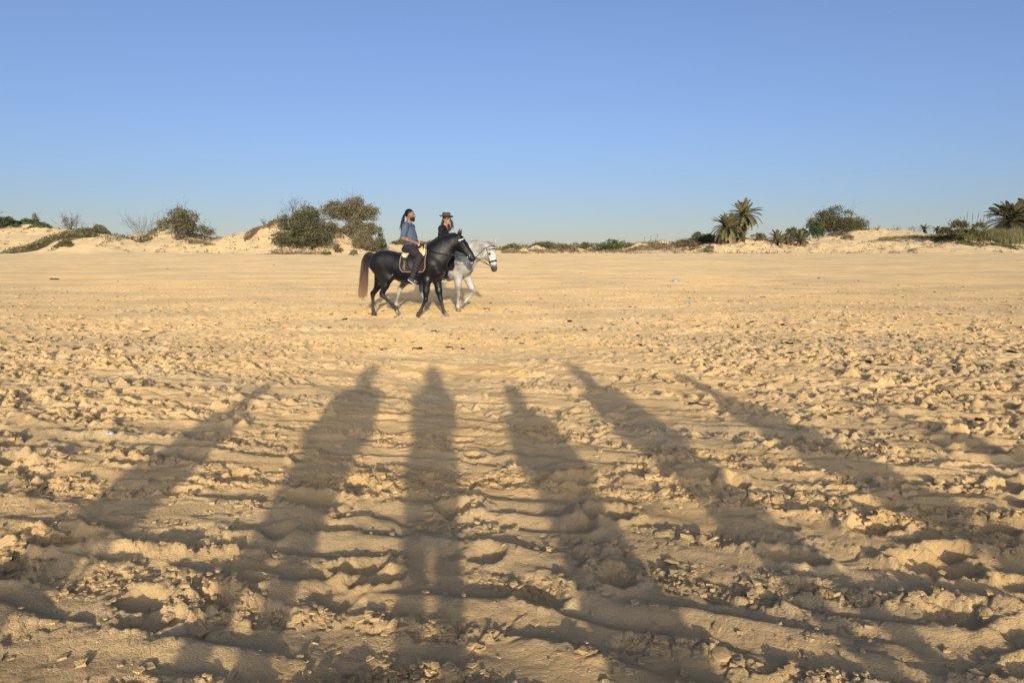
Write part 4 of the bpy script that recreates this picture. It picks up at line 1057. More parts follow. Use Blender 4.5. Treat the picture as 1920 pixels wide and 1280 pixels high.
# ---- the woman on the white horse
WS = dict(head=(.245, 0, 2.226), head_scale=.96, head_yaw=R(-34), neck=(.205, 0, 2.070), chest=(.165, 0, 1.905), belly=(.150, 0, 1.730), hem=(.135, 0, 1.635), tw=.90,
          arm=[(.165, .165, 2.005), (.16, .240, 1.765), (.36, .120, 1.665), (.45, .075, 1.645)], sleeve=1.75, cuff=.044, v=.07,
          hip=(.12, .10, 1.585), knee=(.45, .355, 1.345), ankle=(.325, .41, .915), shoe=[(.275, .413, .865), (.375, .416, .795), (.425, .418, .768)],
          skin=M_FAIR, shirt=M_BLACKCLOTH, trousers=M_BLACKCLOTH, shoe_mat=M_LEATHER, sole_mat=M_SOLE)
woman, wpart, wH, whp, woff = rider('person', (.10, 0, 1.53), GREY_LOC, GREY_YAW, WS)
tag(woman, 'person in black top, sunglasses and brimmed hat riding the white horse', 'person')
whair, _ = wpart('hair', wH([ell((-.020, 0, .034), (.106, .086, .106)), ell((-.055, 0, -.06), (.060, .078, .10))]), .0065, .02, M_BROWNHAIR, cuts=[((.85, 0, -.52), whp((.030, 0, .030)))])
mb = MB()
for gy, end, n_ in ((-.062, (-.075, -.075, -.30), 90), (.062, (.02, .085, -.30), 110), (0, (-.10, 0, -.30), 90)):
    a_ = whp((-.03, gy, .04)); b_ = whp((-.055, gy * 1.35, -.09)); e_ = whp(end)
    strands(mb, [a_, b_, (b_ * .5 + e_ * .5) + np.array((-.005, 0, 0)), e_], n_ * 2, .028, .046, .0055, .002, rngp, cut=(.7, 1.0), wav=.02)
for _ in range(70):      # locks blown forward past the far cheek
    a_ = whp((-.01, .075, .0)); e_ = a_ + np.array((rngp.uniform(.04, .13), rngp.uniform(-.02, .03), rngp.uniform(-.25, -.10)))
    mb.tube(smooth_curve([a_, a_ * .6 + e_ * .4 + np.array((.03, 0, .03)), e_ + np.array((rngp.uniform(-.01, .02), 0, 0))], 8), np.linspace(.005, .002, 9), 3, cap=False)
o = mb.build('long_hair', M_BROWNHAIR, whair)
gl, _ = wpart('sunglasses', wH([ell((.094, s * .034, .006), (.010, .030, .021), rotz(s * -.25)) for s in (-1, 1)] + [cone((.100, -.02, .014), (.100, .02, .014), .005, .005)] + [cone((.085, s * .062, .012), (.0, s * .082, .010), .005, .004) for s in (-1, 1)]), .004, .006, M_GLASS)
# hat
n = 36; a = np.arange(n) / n * 2 * np.pi
rows = []
for r0, zz, dip in ((.172, .062, 1), (.176, .066, 1), (.150, .058, .8), (.112, .060, .3), (.106, .085, 0), (.100, .140, 0), (.092, .168, 0), (.070, .172, 0), (.030, .160, 0)):
    x_ = r0 * 1.06 * np.cos(a); y_ = r0 * .95 * np.sin(a); z_ = zz + dip * (.030 * np.sin(a) ** 2 - .012 * np.cos(a))
    if dip == 0 and r0 < .095: z_ = z_ - .020 * np.exp(-(y_ / .03) ** 2)
    rows.append(np.stack([x_ - .012, y_, z_], -1))
rows.append(np.repeat([[-.012, 0, .145]], n, 0))
V = np.concatenate(rows); V = V @ (HT := (rotz(WS['head_yaw']) @ roty(.05))).T + np.array(WS['head'])
i = np.arange(len(rows) - 1)[:, None] * n; j = np.arange(n)[None]; k = (j + 1) % n
mb = MB(); mb.add(V, np.stack([i + j, i + k, i + n + k, i + n + j], -1).reshape(-1, 4)); hat = mb.build('hat', M_HAT, woman); hat.location = woff
sm = hat.modifiers.new('thick', 'SOLIDIFY'); sm.thickness = .006
mb = MB(); bandv = np.concatenate([np.stack([.111 * 1.06 * np.cos(a) - .012, .111 * .95 * np.sin(a), np.full(n, z_)], -1) for z_ in (.066, .090)]) @ HT.T + np.array(WS['head'])
j = np.arange(n); mb.add(bandv, np.stack([j, (j + 1) % n, n + (j + 1) % n, n + j], -1)); mb.build('hat_band', M_HATBAND, hat)
# ---------------------------------------------------------------- plants of the dunes
def hit(px, py, y0=60.0, y1=135.0):
    """where the ray through a photo pixel meets the sand; on a crest, the nearest it comes"""
    Y = np.linspace(y0, y1, 1500); z = np.array([z_at(py, 1.0)]); t = (640.0 - py) / F_PX
    zr = CAM_H + Y * (t * _cp - _sp) / (_cp + t * _sp); X = (px - 960.0) / F_PX * (Y * _cp - (zr - CAM_H) * _sp)
    g = base(X, Y); d = zr - g
    i = int(np.argmax(d <= 0)) if (d <= 0).any() else int(np.argmin(d))
    return float(X[i]), float(Y[i]), float(g[i])

M_LEAF_OLIVE = leaf_mat('olive_grey_leaves', [(0.075, 0.070, 0.037), (0.169, 0.145, 0.077), (0.269, 0.219, 0.131)])
M_LEAF_MID = leaf_mat('olive_green_leaves', [(0.058, 0.062, 0.029), (0.120, 0.112, 0.054), (0.190, 0.166, 0.090)])
M_LEAF_GREEN = leaf_mat('dark_green_leaves', [(0.029, 0.046, 0.018), (0.080, 0.105, 0.037), (0.164, 0.164, 0.065)])
M_LEAF_MAT = leaf_mat('creeping_green_brown_cover', [(0.051, 0.050, 0.021), (0.128, 0.117, 0.044), (0.198, 0.152, 0.069)])
M_LEAF_DRY = leaf_mat('dry_brown_leaves', [(0.098, 0.066, 0.039), (0.204, 0.145, 0.081), (0.330, 0.242, 0.140)])
M_GRASS = leaf_mat('pale_green_reed_grass', [(0.102, 0.102, 0.037), (0.196, 0.176, 0.071), (0.335, 0.270, 0.121)])
M_PALM = leaf_mat('dusty_palm_leaf', [(0.074, 0.076, 0.031), (0.158, 0.143, 0.062), (0.264, 0.222, 0.106)])
M_PALMDARK = leaf_mat('dark_palm_leaf', [(0.038, 0.045, 0.022), (0.101, 0.096, 0.042), (0.189, 0.161, 0.072)])
M_PALMDRY = leaf_mat('withered_palm_leaf', [(0.137, 0.095, 0.055), (0.253, 0.180, 0.101), (0.359, 0.264, 0.149)])
M_TWIG = mat('grey_brown_twigs', (0.105, 0.080, 0.056), 0.9, 0.3, 8)
M_DARKTWIG = mat('dark_branches', (0.055, 0.042, 0.030), 0.9, 0.3, 8)
M_TRUNK = mat('fibrous_palm_trunk', (0.075, 0.055, 0.036), 0.95, 0.35, 9, 0.8, 20, dist=.05)
prg = np.random.RandomState(21)

def leaf_quads(c, d, L, W, rng):
    n = len(c); d = d / (np.linalg.norm(d, axis=1)[:, None] + 1e-9)
    s = np.cross(d, rng.randn(n, 3)); s /= np.linalg.norm(s, axis=1)[:, None] + 1e-9
    L = np.asarray(L).reshape(-1, 1); W = np.asarray(W).reshape(-1, 1)
    V = np.stack([c, c + d * L * .5 + s * W, c + d * L, c + d * L * .5 - s * W], 1).reshape(-1, 3)
    return V, np.arange(4 * n).reshape(-1, 4)
def branch(mb, p, d, ln, r, depth, rng, bend=.35, split=3):
    n = 4; P = [np.array(p, float)]; dd = np.array(d, float); dd /= np.linalg.norm(dd)
    for _ in range(n):
        dd = dd + rng.randn(3) * bend * .4 + np.array([0, 0, .04]); dd /= np.linalg.norm(dd); P.append(P[-1] + dd * ln / n)
    mb.tube(np.array(P), np.linspace(r, r * .55, n + 1), 3, cap=False)
    if depth:
        for _ in range(split):
            k = rng.randint(1, n + 1); nd = dd + rng.randn(3) * .65 + np.array([0, 0, .15])
            branch(mb, P[k], nd, ln * rng.uniform(.5, .75), r * .55, depth - 1, rng, bend, split)

def bush(name, label, cat, x0, x1, ytop, ybot, material, group=None, dens=95, leaf=.20, lobes=9, trunk=None, twig=M_TWIG, twigs=5, flat=1.0, hollow=.25, seed=None, Y=None, bare=0):
    """shrub spanning photo columns x0..x1 and rows ytop..ybot"""
    rng = np.random.RandomState(prg.randint(1 << 30) if seed is None else seed)
    cx = (x0 + x1) / 2
    X, Yd, Z = hit(cx, ybot) if Y is None else (x_at(cx, Y, z_at(ybot, Y)), Y, base1(x_at(cx, Y, 1.5), Y))
    k = ppm(Yd); w = (x1 - x0) / k / 2; h = max(.15, z_at(ytop, Yd) - Z); dp = min(w * .8, h * 1.2 + .3)
    root = empty(name, (X, Yd, Z)); tag(root, label, cat, group)
    w *= 1.12; h *= 1.08; n = int(max(120, dens * 3.6 * 2 * w * h * 1.25)); mb = MB()
    cs = []; tries = 0
    while len(cs) < lobes and tries < 2000:
        tries += 1; q = rng.uniform(-1, 1, 3); q[2] = rng.rand()
        rr = q[0] ** 2 + q[1] ** 2 + (q[2] ** 2 if trunk is None else ((q[2] - .55) / .45) ** 2)
        if rr < 1.05 and rr > .05: cs.append(q)
    cs = np.array(cs); rad = rng.uniform(.17, .42, len(cs)) * (1.25 if lobes < 6 else 1.0)
    cs[:, :2] *= (1 - rad * .6)[:, None]; cs[:, 2] = np.clip(cs[:, 2] * (1 - rad * .55), rad * .3 if trunk is None else .38, 1)
    li = rng.choice(len(cs), n, p=rad ** 2 / (rad ** 2).sum()); dv = rng.randn(n, 3); dv /= np.linalg.norm(dv, axis=1)[:, None]; dv[:, 2] = np.where(dv[:, 2] < -.3, -dv[:, 2], dv[:, 2])
    fr = (hollow + (1 - hollow) * rng.rand(n) ** .5)
    fr *= 1 + .22 * np.sin(dv[:, 0] * 5 + li) * np.cos(dv[:, 2] * 6 + li * 2)
    fr = np.where(rng.rand(n) < .14, fr * rng.uniform(1.15, 1.5, n), fr)      # sprigs standing out
    S = np.array([w, dp, h * flat])
    c = (cs[li] + dv * (rad[li] * fr)[:, None] * np.array([1, 1, .85])) * S
    c[:, 2] = np.where(c[:, 2] < 0, -c[:, 2] * .3, c[:, 2])
    gx = c[:, 0] + X; gy = c[:, 1] + Yd; c[:, 2] = np.maximum(c[:, 2], base(gx, gy) - Z + .02)
    V, Q = leaf_quads(c, dv + np.array([0, 0, .5]) + rng.randn(n, 3) * .6, leaf * .78 * rng.uniform(.6, 1.3, n), leaf * .78 * .40 * rng.uniform(.7, 1.3, n), rng)
    mb.add(V, Q); mb.build('foliage', material, root, smooth=False)
    mb = MB()
    if trunk is not None:
        for t_ in range(trunk):
            a = np.array((rng.uniform(-.12, .12) * w, 0, -.1)); e = cs[rng.randint(len(cs))] * S
            m_ = a * .55 + e * .45 + rng.randn(3) * .1; mb.tube(smooth_curve([a, m_, e], 8), np.linspace(.10, .03, 9), 5)
            for _ in range(3): branch(mb, m_ * .5 + e * .5, e - a + rng.randn(3) * .8, h * .35, .025, 1, rng)
    for _ in range(twigs):
        e = cs[rng.randint(len(cs))] * S * 1.05; a = np.array((rng.uniform(-.35, .35) * w, 0, 0)); a[2] = base1(X + a[0], Yd + a[1]) - Z - .05
        mb.tube(smooth_curve([a, a * .4 + e * .6 + rng.randn(3) * .12, e], 6), np.linspace(.035, .010, 7), 3, cap=False)
    for _ in range(bare):
        e = cs[rng.randint(len(cs))] * S; branch(mb, e * .8, e * np.array([1, 1, .4]) + np.array([0, 0, h]) + rng.randn(3) * .4, h * rng.uniform(.3, .5), .018, 2, rng)
    if mb.n:
        o_ = mb.build('branches', twig, root); o_['kind'] = 'stuff'
    return root

def dead_shrub(name, label, x0, x1, ytop, ybot, stems=8, depth=3, group=None, material=M_TWIG, seed=None):
    rng = np.random.RandomState(prg.randint(1 << 30) if seed is None else seed)
    cx = (x0 + x1) / 2; X, Yd, Z = hit(cx, ybot); k = ppm(Yd); w = (x1 - x0) / k / 2; h = max(.4, z_at(ytop, Yd) - Z)
    root = empty(name, (X, Yd, Z)); tag(root, label, 'dead shrub', group)
    for s in range(stems):
        mb = MB(); a = rng.uniform(-1, 1); st = np.array((a * w * .35, rng.uniform(-.3, .3) * w, 0)); st[2] = base1(X + st[0], Yd + st[1]) - Z - .06
        branch(mb, st, (a * w * .9 + rng.randn() * .2, rng.randn() * .3 * w, h), math.hypot(h, a * w * .5) * .62, .026, depth, rng, .30, 3)
        mb.build('stem', material, root)
    return root

def cover(name, label, cat, patches, material, n, leaf, lift, group=None, up=.6, kind=None, wid=.30, part='leaf_cover'):
    """plants lying on the sand: patches are photo ellipses (px, py, rx, ry in pixels)"""
    rng = np.random.RandomState(prg.randint(1 << 30))
    pts = []; tot = sum(p[2] * p[3] for p in patches)
    for (px, py, rx, ry) in patches:
        m = int(n * rx * ry / tot)
        X, Yd, Z = hit(px, py); k = ppm(Yd); 
        Xn, Yn, Zn = hit(px, py + ry * .9); Xf, Yf, Zf = hit(px, py - ry * .9)
        hy = max(.5, min(9.0, abs(Yf - Yn) / 2)); yc = (Yf + Yn) / 2; r_ = np.sqrt(rng.rand(m)); a_ = rng.rand(m) * 2 * np.pi
        r_ = r_ * (1 + .25 * np.sin(a_ * 3 + px) + .15 * np.sin(a_ * 7))
        q = np.stack([X + rx / k * r_ * np.cos(a_), yc + hy * r_ * np.sin(a_)], -1); z = base(q[:, 0], q[:, 1])
        z = z + lift * rng.rand(m) * np.clip(1.15 - r_, .1, 1) * (1 + .6 * noise(q[:, 0] / .7, q[:, 1] / .7, 90))
        pts.append(np.column_stack([q, z]))
    P = np.concatenate(pts); o0 = P.mean(0); o0[2] = P[:, 2].min(); P = P - o0
    d = rng.randn(len(P), 3); d[:, 2] = np.abs(d[:, 2]) + up
    V, Q = leaf_quads(P, d, leaf * rng.uniform(.6, 1.4, len(P)), leaf * wid * rng.uniform(.7, 1.3, len(P)), rng)
    mb = MB(); mb.add(V, Q)
    if kind:
        o = mb.build(name, material, None, False, o0); tag(o, label, cat, group, kind); return o
    root = empty(name, o0); tag(root, label, cat, group); mb.build(part, material, root, False)['kind'] = 'stuff'
    for _ in range(8):
        mb = MB(); i = rng.randint(len(P)); a = rng.rand() * 6.28; ln = rng.uniform(.5, 1.4)
        q = np.array([P[i] + np.array((math.cos(a), math.sin(a), 0)) * ln * t for t in np.linspace(-.5, .5, 6)]); q[:, 2] = base(q[:, 0] + o0[0], q[:, 1] + o0[1]) - o0[2] + .03 + .05 * rng.rand(6)
        mb.tube(q, .016, 3, cap=False); mb.build('runner', M_DARKTWIG, root)
    return root

def reeds(name, label, x0, x1, ytop, ybot, n, material=M_GRASS, plumes=0, group=None, Y=None, cat='grass'):
    rng = np.random.RandomState(prg.randint(1 << 30)); cx = (x0 + x1) / 2; X, Yd, Z = hit(cx, ybot) if Y is None else (x_at(cx, Y, 1.8), Y, base1(x_at(cx, Y, 1.8), Y)); k = ppm(Yd); w = (x1 - x0) / k / 2; h = max(.3, z_at(ytop, Yd) - Z)
    root = empty(name, (X, Yd, Z)); tag(root, label, cat, group)
    def blades(m, hh, wd):
        b = np.stack([rng.uniform(-1, 1, m) * w, rng.randn(m) * .5, np.zeros(m)], -1); b[:, 2] = base(b[:, 0] + X, b[:, 1] + Yd) - Z - .03
        env = np.clip(1.1 - np.abs(b[:, 0] / w) ** 3 * .6, .3, 1) * (.75 + .25 * noise(b[:, 0] / .8, b[:, 1], 91))
        d = np.stack([rng.randn(m) * .22, rng.randn(m) * .22, np.ones(m)], -1); L = hh * env * rng.uniform(.55, 1.0, m)
        t1 = b + d * (L * .6)[:, None]; t2 = t1 + (d * np.array([2.2, 2.2, .8])) * (L * .38)[:, None]
        s = np.stack([np.ones(m), rng.randn(m) * .5, np.zeros(m)], -1) * wd
        V = np.stack([b - s, b + s, t1 + s * .8, t2, t1 - s * .8], 1).reshape(-1, 3); i = np.arange(m)[:, None] * 5
        return V, np.concatenate([i + np.array([[0, 1, 2, 4]])]), np.concatenate([i + np.array([[4, 2, 3]])])
    V, q, t = blades(n, h, .022); mb = MB(); mb.add(V, q, t); mb.build('blades', material, root, False)
    for _ in range(plumes):
        a = rng.uniform(-.95, .95) * w; zz = base1(X + a, Yd) - Z; hh = h * rng.uniform(1.15, 1.75); ln = rng.randn() * .12
        mb = MB(); mb.tube(smooth_curve([(a, 0, zz), (a + ln * .4, 0, zz + hh * .6), (a + ln, 0, zz + hh)], 6), [.014, .012, .012, .010, .030, .034, .006][:len(smooth_curve([(a, 0, zz), (a + ln * .4, 0, zz + hh * .6), (a + ln, 0, zz + hh)], 6))], 4)
        mb.build('seed_stalk', M_TWIG, root)
    return root

def frond_mesh(ln, droop, rng, pairs=38, lf=.42, stem=.022):
    """one feather leaf along +X that arches down"""
    t = np.linspace(0, 1, 15); P = np.stack([ln * (t - .12 * droop * t ** 2), 0 * t, ln * (.30 * t - droop * .75 * t ** 2.2)], -1)
    mb = MB(); mb.tube(P, np.linspace(stem, .005, 15), 4)
    T = np.gradient(P, axis=0); T /= np.linalg.norm(T, axis=1)[:, None]
    V, Q = [], []
    for i in range(pairs):
        u = .13 + .87 * (i + .5) / pairs; k = u * 14; i0 = min(13, int(k)); c = P[i0] + (P[i0 + 1] - P[i0]) * (k - i0); tt = T[i0]; up = np.cross(tt, (0, 1, 0)); up = -up if up[2] < 0 else up
        L = ln * lf * .5 * (math.sin(math.pi * min(1, u * .86 + .12)) ** .55) * rng.uniform(.85, 1.1)
        for s in (-1, 1):
            d = tt * (.75 + .35 * u) + np.array((0, s * .9, 0)) + up * .30 + rng.randn(3) * .06; d /= np.linalg.norm(d); wv = np.cross(d, up) ; wv /= np.linalg.norm(wv); wv = wv * .017 * ln / 2 * 1.6
            b = len(V); V += [c - wv * .6, c + wv * .6, c + d * L * .6 + wv - up * .01, c + d * L - up * .06 * L, c + d * L * .6 - wv - up * .01]; Q += [(b, b + 1, b + 2, b + 4)]
            mb.t.append(np.array([(b + 4, b + 2, b + 3)]) + mb.n)
    mb.add(V, Q); 
    fs = [np.concatenate(mb.q), np.concatenate(mb.t)]
    return mesh_np('frond', np.concatenate(mb.v), fs, False)
FROND = {}
for nm_, m_ in (('green', M_PALM), ('dark', M_PALMDARK), ('dry', M_PALMDRY)):
    FROND[nm_] = []
    for dr_ in (.25, .55, .85, 1.15):
        me = frond_mesh(1.0, dr_, prg); me.materials.append(m_); FROND[nm_].append(me)
def palm(name, label, px, ycrown, ybase, length_px, n, kind='green', trunk_r=.16, low=-.35, high=1.25, dry=.15, group=None, X_off=0.0, Y=None, spread=6.283, az0=0.0):
    rng = np.random.RandomState(prg.randint(1 << 30)); X, Yd, Z = hit(px, ybase) if Y is None else (x_at(px, Y, 2.5), Y, base1(x_at(px, Y, 2.5), Y))
    k = ppm(Yd); hc = max(.15, z_at(ycrown, Yd) - Z); ln = length_px / k
    root = empty(name, (X, Yd, Z)); tag(root, label, 'palm', group)
    mb = MB(); zz = np.linspace(-.15, hc, 9); rr = trunk_r * (1 + .12 * np.sin(np.arange(9) * 2.4)); mb.tube(np.stack([.05 * np.sin(zz), 0 * zz, zz], -1), rr, 9)
    for i in range(40):      # stubs of old leaf bases
        a = i * 2.4; z_ = hc * (.1 + .9 * (i / 40)); c = np.array((math.cos(a) * trunk_r * .9, math.sin(a) * trunk_r * .9, z_)); mb.tube([c, c + np.array((math.cos(a) * .07, math.sin(a) * .07, .11))], [.035, .012], 4)
    mb.build('trunk', M_TRUNK, root)
    for i in range(n):
        f = (i + .5) / n; e = low + (high - low) * (1 - f) + rng.randn() * .10
        dk = 'dry' if (f > 1 - dry and rng.rand() < .8) else kind
        v = int(np.clip(3.2 * f + rng.randn() * .5, 0, 3)); o = link('frond', FROND[dk][v], None, root)
        s = ln * rng.uniform(.82, 1.08) * (.85 if f < .2 else 1.0)
        o.scale = (s, s, s); o.rotation_euler = (rng.randn() * .25, -(e - .29), az0 + i * 2.39996 + rng.randn() * .15); o.location = (.03 * math.cos(i), .03 * math.sin(i), hc - .05 * f)
    return root

# ---- left dunes
G1 = 'shrubs on the left dunes'
bush('green_bush', 'dark green leafy bush cut off by the left edge of the picture', 'bush', -45, 27, 394, 428, M_LEAF_GREEN, G1, lobes=12)
cover('creeping_shrub', 'low dark green mat on the crest beside the leftmost bush', 'shrub', [(55, 412, 42, 9), (78, 424, 16, 6)], M_LEAF_GREEN, 2600, .20, .55, G1)
bush('twiggy_bush', 'small thin twiggy bush above the mat on the left crest', 'bush', 50, 76, 397, 417, M_LEAF_OLIVE, G1, dens=35, leaf=.16, lobes=7, twigs=12, bare=6)
dead_shrub('dead_shrub', 'bare grey leafless shrub standing on the crest right of the leftmost mats', 98, 162, 398, 428, 11, 3)
bush('brown_bush', 'few dark leaves inside the bare shrub at far left', 'bush', 116, 146, 404, 428, M_LEAF_DRY, G1, dens=26, leaf=.15, lobes=7, twigs=8)
cover('creeping_shrub', 'large green brown mat draped over the hummock in front of the left dunes', 'shrub', [(160, 436, 42, 12), (187, 428, 20, 8), (125, 449, 26, 10)], M_LEAF_MAT, 7000, .20, 1.1, G1)
cover('creeping_shrub', 'dark rounded mat at the left foot of the big hummock', 'shrub', [(88, 461, 17, 7)], M_LEAF_MAT, 1300, .17, .45, G1)
cover('creeping_shrub', 'small dark mat below the middle of the big hummock', 'shrub', [(122, 459, 14, 6)], M_LEAF_MAT, 900, .16, .40, G1)
cover('creeping_shrub', 'brown green mat on the right shoulder of the hummock', 'shrub', [(206, 446, 25, 7)], M_LEAF_MAT, 1500, .18, .50, G1)
dead_shrub('dead_shrub', 'spreading bare shrub with pale branches on the second dune', 240, 302, 404, 446, 12, 3)
bush('wind_bent_tree', 'bushy tree with olive crown on the second dune from the left', 'tree', 298, 372, 396, 450, M_LEAF_OLIVE, None, dens=80, lobes=20, trunk=6, twigs=16, bare=10)
dead_shrub('dead_shrub', 'fine grey twigs rising right of the olive tree', 345, 376, 398, 445, 8, 3)
bush('twiggy_bush', 'grey brown twig bush sloping down right of the olive tree', 'bush', 355, 402, 418, 450, M_LEAF_OLIVE, G1, dens=50, leaf=.17, lobes=8, twigs=12, bare=8)
reeds('dry_grass', 'dry straw coloured grass below the twig bush', 345, 395, 440, 456, 240)
dead_shrub('dead_shrub', 'low tangle of dry roots below the spreading bare shrub', 238, 280, 438, 455, 9, 2, material=M_TWIG)

# ---- the tall dune with bushes
G2 = 'shrubs on the tall dune left of the riders'
cover('creeping_shrub', 'dark brown cover along the crest of the tall dune', 'shrub', [(515, 417, 26, 5), (480, 431, 14, 6), (470, 444, 10, 7)], M_LEAF_DRY, 1700, .18, .35, G2)
dead_shrub('dead_shrub', 'tiny bare shrub on the left slope of the tall dune', 488, 506, 408, 424, 6, 2)
dead_shrub('dead_shrub', 'tall bare shrub poking above the big bush on the tall dune', 530, 575, 376, 414, 9, 3, material=M_DARKTWIG)
bush('large_bush', 'large olive bush covering the front of the tall dune', 'bush', 518, 624, 398, 468, M_LEAF_MID, G2, dens=115, leaf=.21, lobes=34, twigs=24, seed=41, bare=10)
bush('green_bush', 'small leafy tuft on top of the large olive bush', 'bush', 578, 606, 391, 410, M_LEAF_OLIVE, G2, dens=60, lobes=6, twigs=6, Y=91)
bush('dune_tree', 'tallest grey green tree behind the black horse\'s tail on the tall dune', 'tree', 608, 706, 374, 446, M_LEAF_OLIVE, None, dens=100, leaf=.20, lobes=26, trunk=7, twigs=14, bare=10, seed=8, Y=91.5)
bush('large_bush', 'broad olive bush on the right slope of the tall dune beneath the tree', 'bush', 636, 718, 408, 462, M_LEAF_OLIVE, G2, dens=115, leaf=.21, lobes=30, twigs=18, seed=12, Y=88, bare=8)
bush('large_bush', 'olive bush lowest on the right slope of the tall dune, next to the horse\'s croup', 'bush', 664, 722, 424, 470, M_LEAF_OLIVE, G2, dens=115, leaf=.2, lobes=18, twigs=10, seed=31, Y=85)
bush('green_bush', 'dark green bush at the lower right end of the tall dune', 'bush', 694, 724, 440, 470, M_LEAF_GREEN, G2, dens=95, lobes=9, twigs=6)
bush('large_bush', 'low olive bush filling the gap between the two large bushes of the tall dune', 'bush', 604, 642, 420, 446, M_LEAF_OLIVE, G2, dens=80, leaf=.2, lobes=12, twigs=14, seed=61, bare=8)
bush('low_shrub', 'small dark green tuft at the foot of the tall dune', 'bush', 600, 622, 467, 478, M_LEAF_GREEN, G2, dens=120, leaf=.13, lobes=6)
bush('low_shrub', 'brownish low shrub at the foot of the bare sand slope', 'bush', 622, 652, 457, 474, M_LEAF_DRY, G2, dens=90, leaf=.15, lobes=7)
bush('low_shrub', 'grey shrub nearest the horse\'s tail at the dune foot', 'bush', 648, 672, 463, 479, M_LEAF_OLIVE, G2, dens=90, leaf=.14, lobes=6)
cover('dry_litter', 'dry twigs and leaf litter under the large olive bush', 'litter', [(555, 470, 48, 8), (600, 472, 30, 5)], M_LEAF_DRY, 1100, .17, .12, up=.1, kind='stuff')

# ---- far low dunes behind and right of the riders
G3 = 'shrubs on the low far dunes'
bush('low_shrub', 'green shrub on the far dune just behind the man\'s back', 'bush', 734, 768, 446, 458, M_LEAF_MAT, G3, dens=80, leaf=.2, lobes=8)
cover('creeping_shrub', 'yellowish green cover between the man and the woman', 'shrub', [(795, 455, 32, 4), (835, 455, 26, 4)], M_LEAF_MAT, 1500, .2, .5, G3)
cover('creeping_shrub', 'faint green cover on the far dune just right of the white horse\'s head', 'shrub', [(958, 463, 32, 4)], M_LEAF_MAT, 1500, .2, .6, G3)
bush('low_shrub', 'yellow green wide shrub, first from the white horse\'s head', 'bush', 1000, 1056, 453, 467, M_LEAF_MAT, G3, dens=80, leaf=.2, lobes=12)
bush('low_shrub', 'brown rounded shrub on the low dunes, left of two green domes', 'bush', 1048, 1090, 456, 470, M_LEAF_DRY, G3, dens=80, leaf=.18, lobes=10)
bush('low_shrub', 'small green dome on the low dunes beside the brown shrub', 'bush', 1084, 1112, 455, 467, M_LEAF_MAT, G3, dens=80, leaf=.18, lobes=7)
bush('low_shrub', 'dark green wide bush in the middle of the low dunes', 'bush', 1110, 1178, 451, 468, M_LEAF_GREEN, G3, dens=90, leaf=.2, lobes=14)
cover('creeping_shrub', 'brown trailing cover below the dark green bush on the low dunes', 'shrub', [(1150, 470, 28, 4), (1190, 468, 22, 4), (1235, 465, 24, 4)], M_LEAF_DRY, 1500, .18, .3, G3)
reeds('reed_grass', 'green reed grass on the low dune crest, right of the dark bush', 1184, 1250, 446, 459, 420, plumes=3)
bush('low_shrub', 'spiky grey brown shrub on sand right of the reed grass', 'bush', 1278, 1316, 450, 463, M_LEAF_DRY, G3, dens=80, leaf=.17, lobes=8)
reeds('reed_grass', 'green reed grass left of the dark rounded bush near the palms', 1264, 1306, 440, 457, 380)
bush('round_bush', 'dark rounded bush left of the two date palms', 'bush', 1298, 1346, 432, 456, M_LEAF_GREEN, G3, dens=105, leaf=.2, lobes=14)
bush('low_shrub', 'grey green little shrub on the sand below the date palms', 'bush', 1312, 1342, 458, 473, M_LEAF_OLIVE, G3, dens=60, leaf=.15, lobes=7)
for k_, (a_, b_, c_, d_, t_) in enumerate(((940, 985, 472, 4, 'left end'), (1000, 1040, 471, 4, 'yellow green shrub'), (1225, 1270, 468, 4, 'reed grass'))):
    cover('creeping_shrub', 'thin dry cover on sand hummocks below the ' + t_ + ' of the low dunes', 'shrub', [((a_ + b_) / 2, c_, (b_ - a_) / 2, d_)], M_LEAF_DRY, 500, .17, .2, G3)

cover('ground_cover', 'low green and brown growth covering the far dunes right of the riders', 'ground cover', [(975, 465, 45, 4), (1040, 464, 40, 5), (1100, 463, 40, 5), (1165, 462, 45, 5), (1225, 461, 40, 4), (1290, 458, 40, 5), (1345, 452, 30, 5)], M_LEAF_MAT, 6500, .22, .75, kind='stuff')
cover('ground_cover', 'dry brown weeds on the hummocks of the far dunes', 'ground cover', [(960, 470, 30, 3), (1010, 470, 35, 3), (1065, 470, 35, 4), (1120, 468, 30, 3), (1200, 466, 40, 4), (1265, 464, 35, 4), (1320, 460, 30, 4)], M_LEAF_DRY, 2600, .20, .35, kind='stuff')
cover('ground_cover', 'scattered growth on the crest behind the riders', 'ground cover', [(760, 458, 30, 3), (800, 459, 30, 3), (860, 460, 30, 3), (910, 462, 25, 3)], M_LEAF_MAT, 2200, .22, .6, kind='stuff')

# ---- palms and bushes on the right
palm('date_palm', 'taller date palm of the pair, with fan of upright fronds', 1394, 404, 447, 38, 46, 'green', .20, low=-.80, high=1.50, dry=.10, Y=97)
palm('date_palm', 'shorter bushier date palm of the pair, hanging to the left', 1364, 428, 450, 38, 64, 'green', .20, low=-.65, high=1.45, dry=.22, Y=94)
palm('young_palm', 'small palm shoot at the foot of the tall date palm', 1388, 446, 450, 20, 16, 'green', .10, low=.0, high=1.3, dry=.1, Y=93)
bush('low_shrub', 'grey green shrubs between the date palms and the young palms', 'bush', 1398, 1440, 436, 452, M_LEAF_OLIVE, G3, dens=80, leaf=.18, lobes=10)
palm('young_palm', 'stemless young palm, left one of the two in the hollow', 1458, 452, 460, 27, 26, 'green', .13, low=.05, high=1.4, dry=.25)
palm('young_palm', 'stemless young palm, right one beside the stump', 1500, 453, 460, 27, 24, 'green', .13, low=.05, high=1.4, dry=.2)
palm('young_palm', 'withered young palm behind the stump', 1474, 452, 459, 20, 16, 'dry', .12, low=.0, high=1.2, dry=.8)
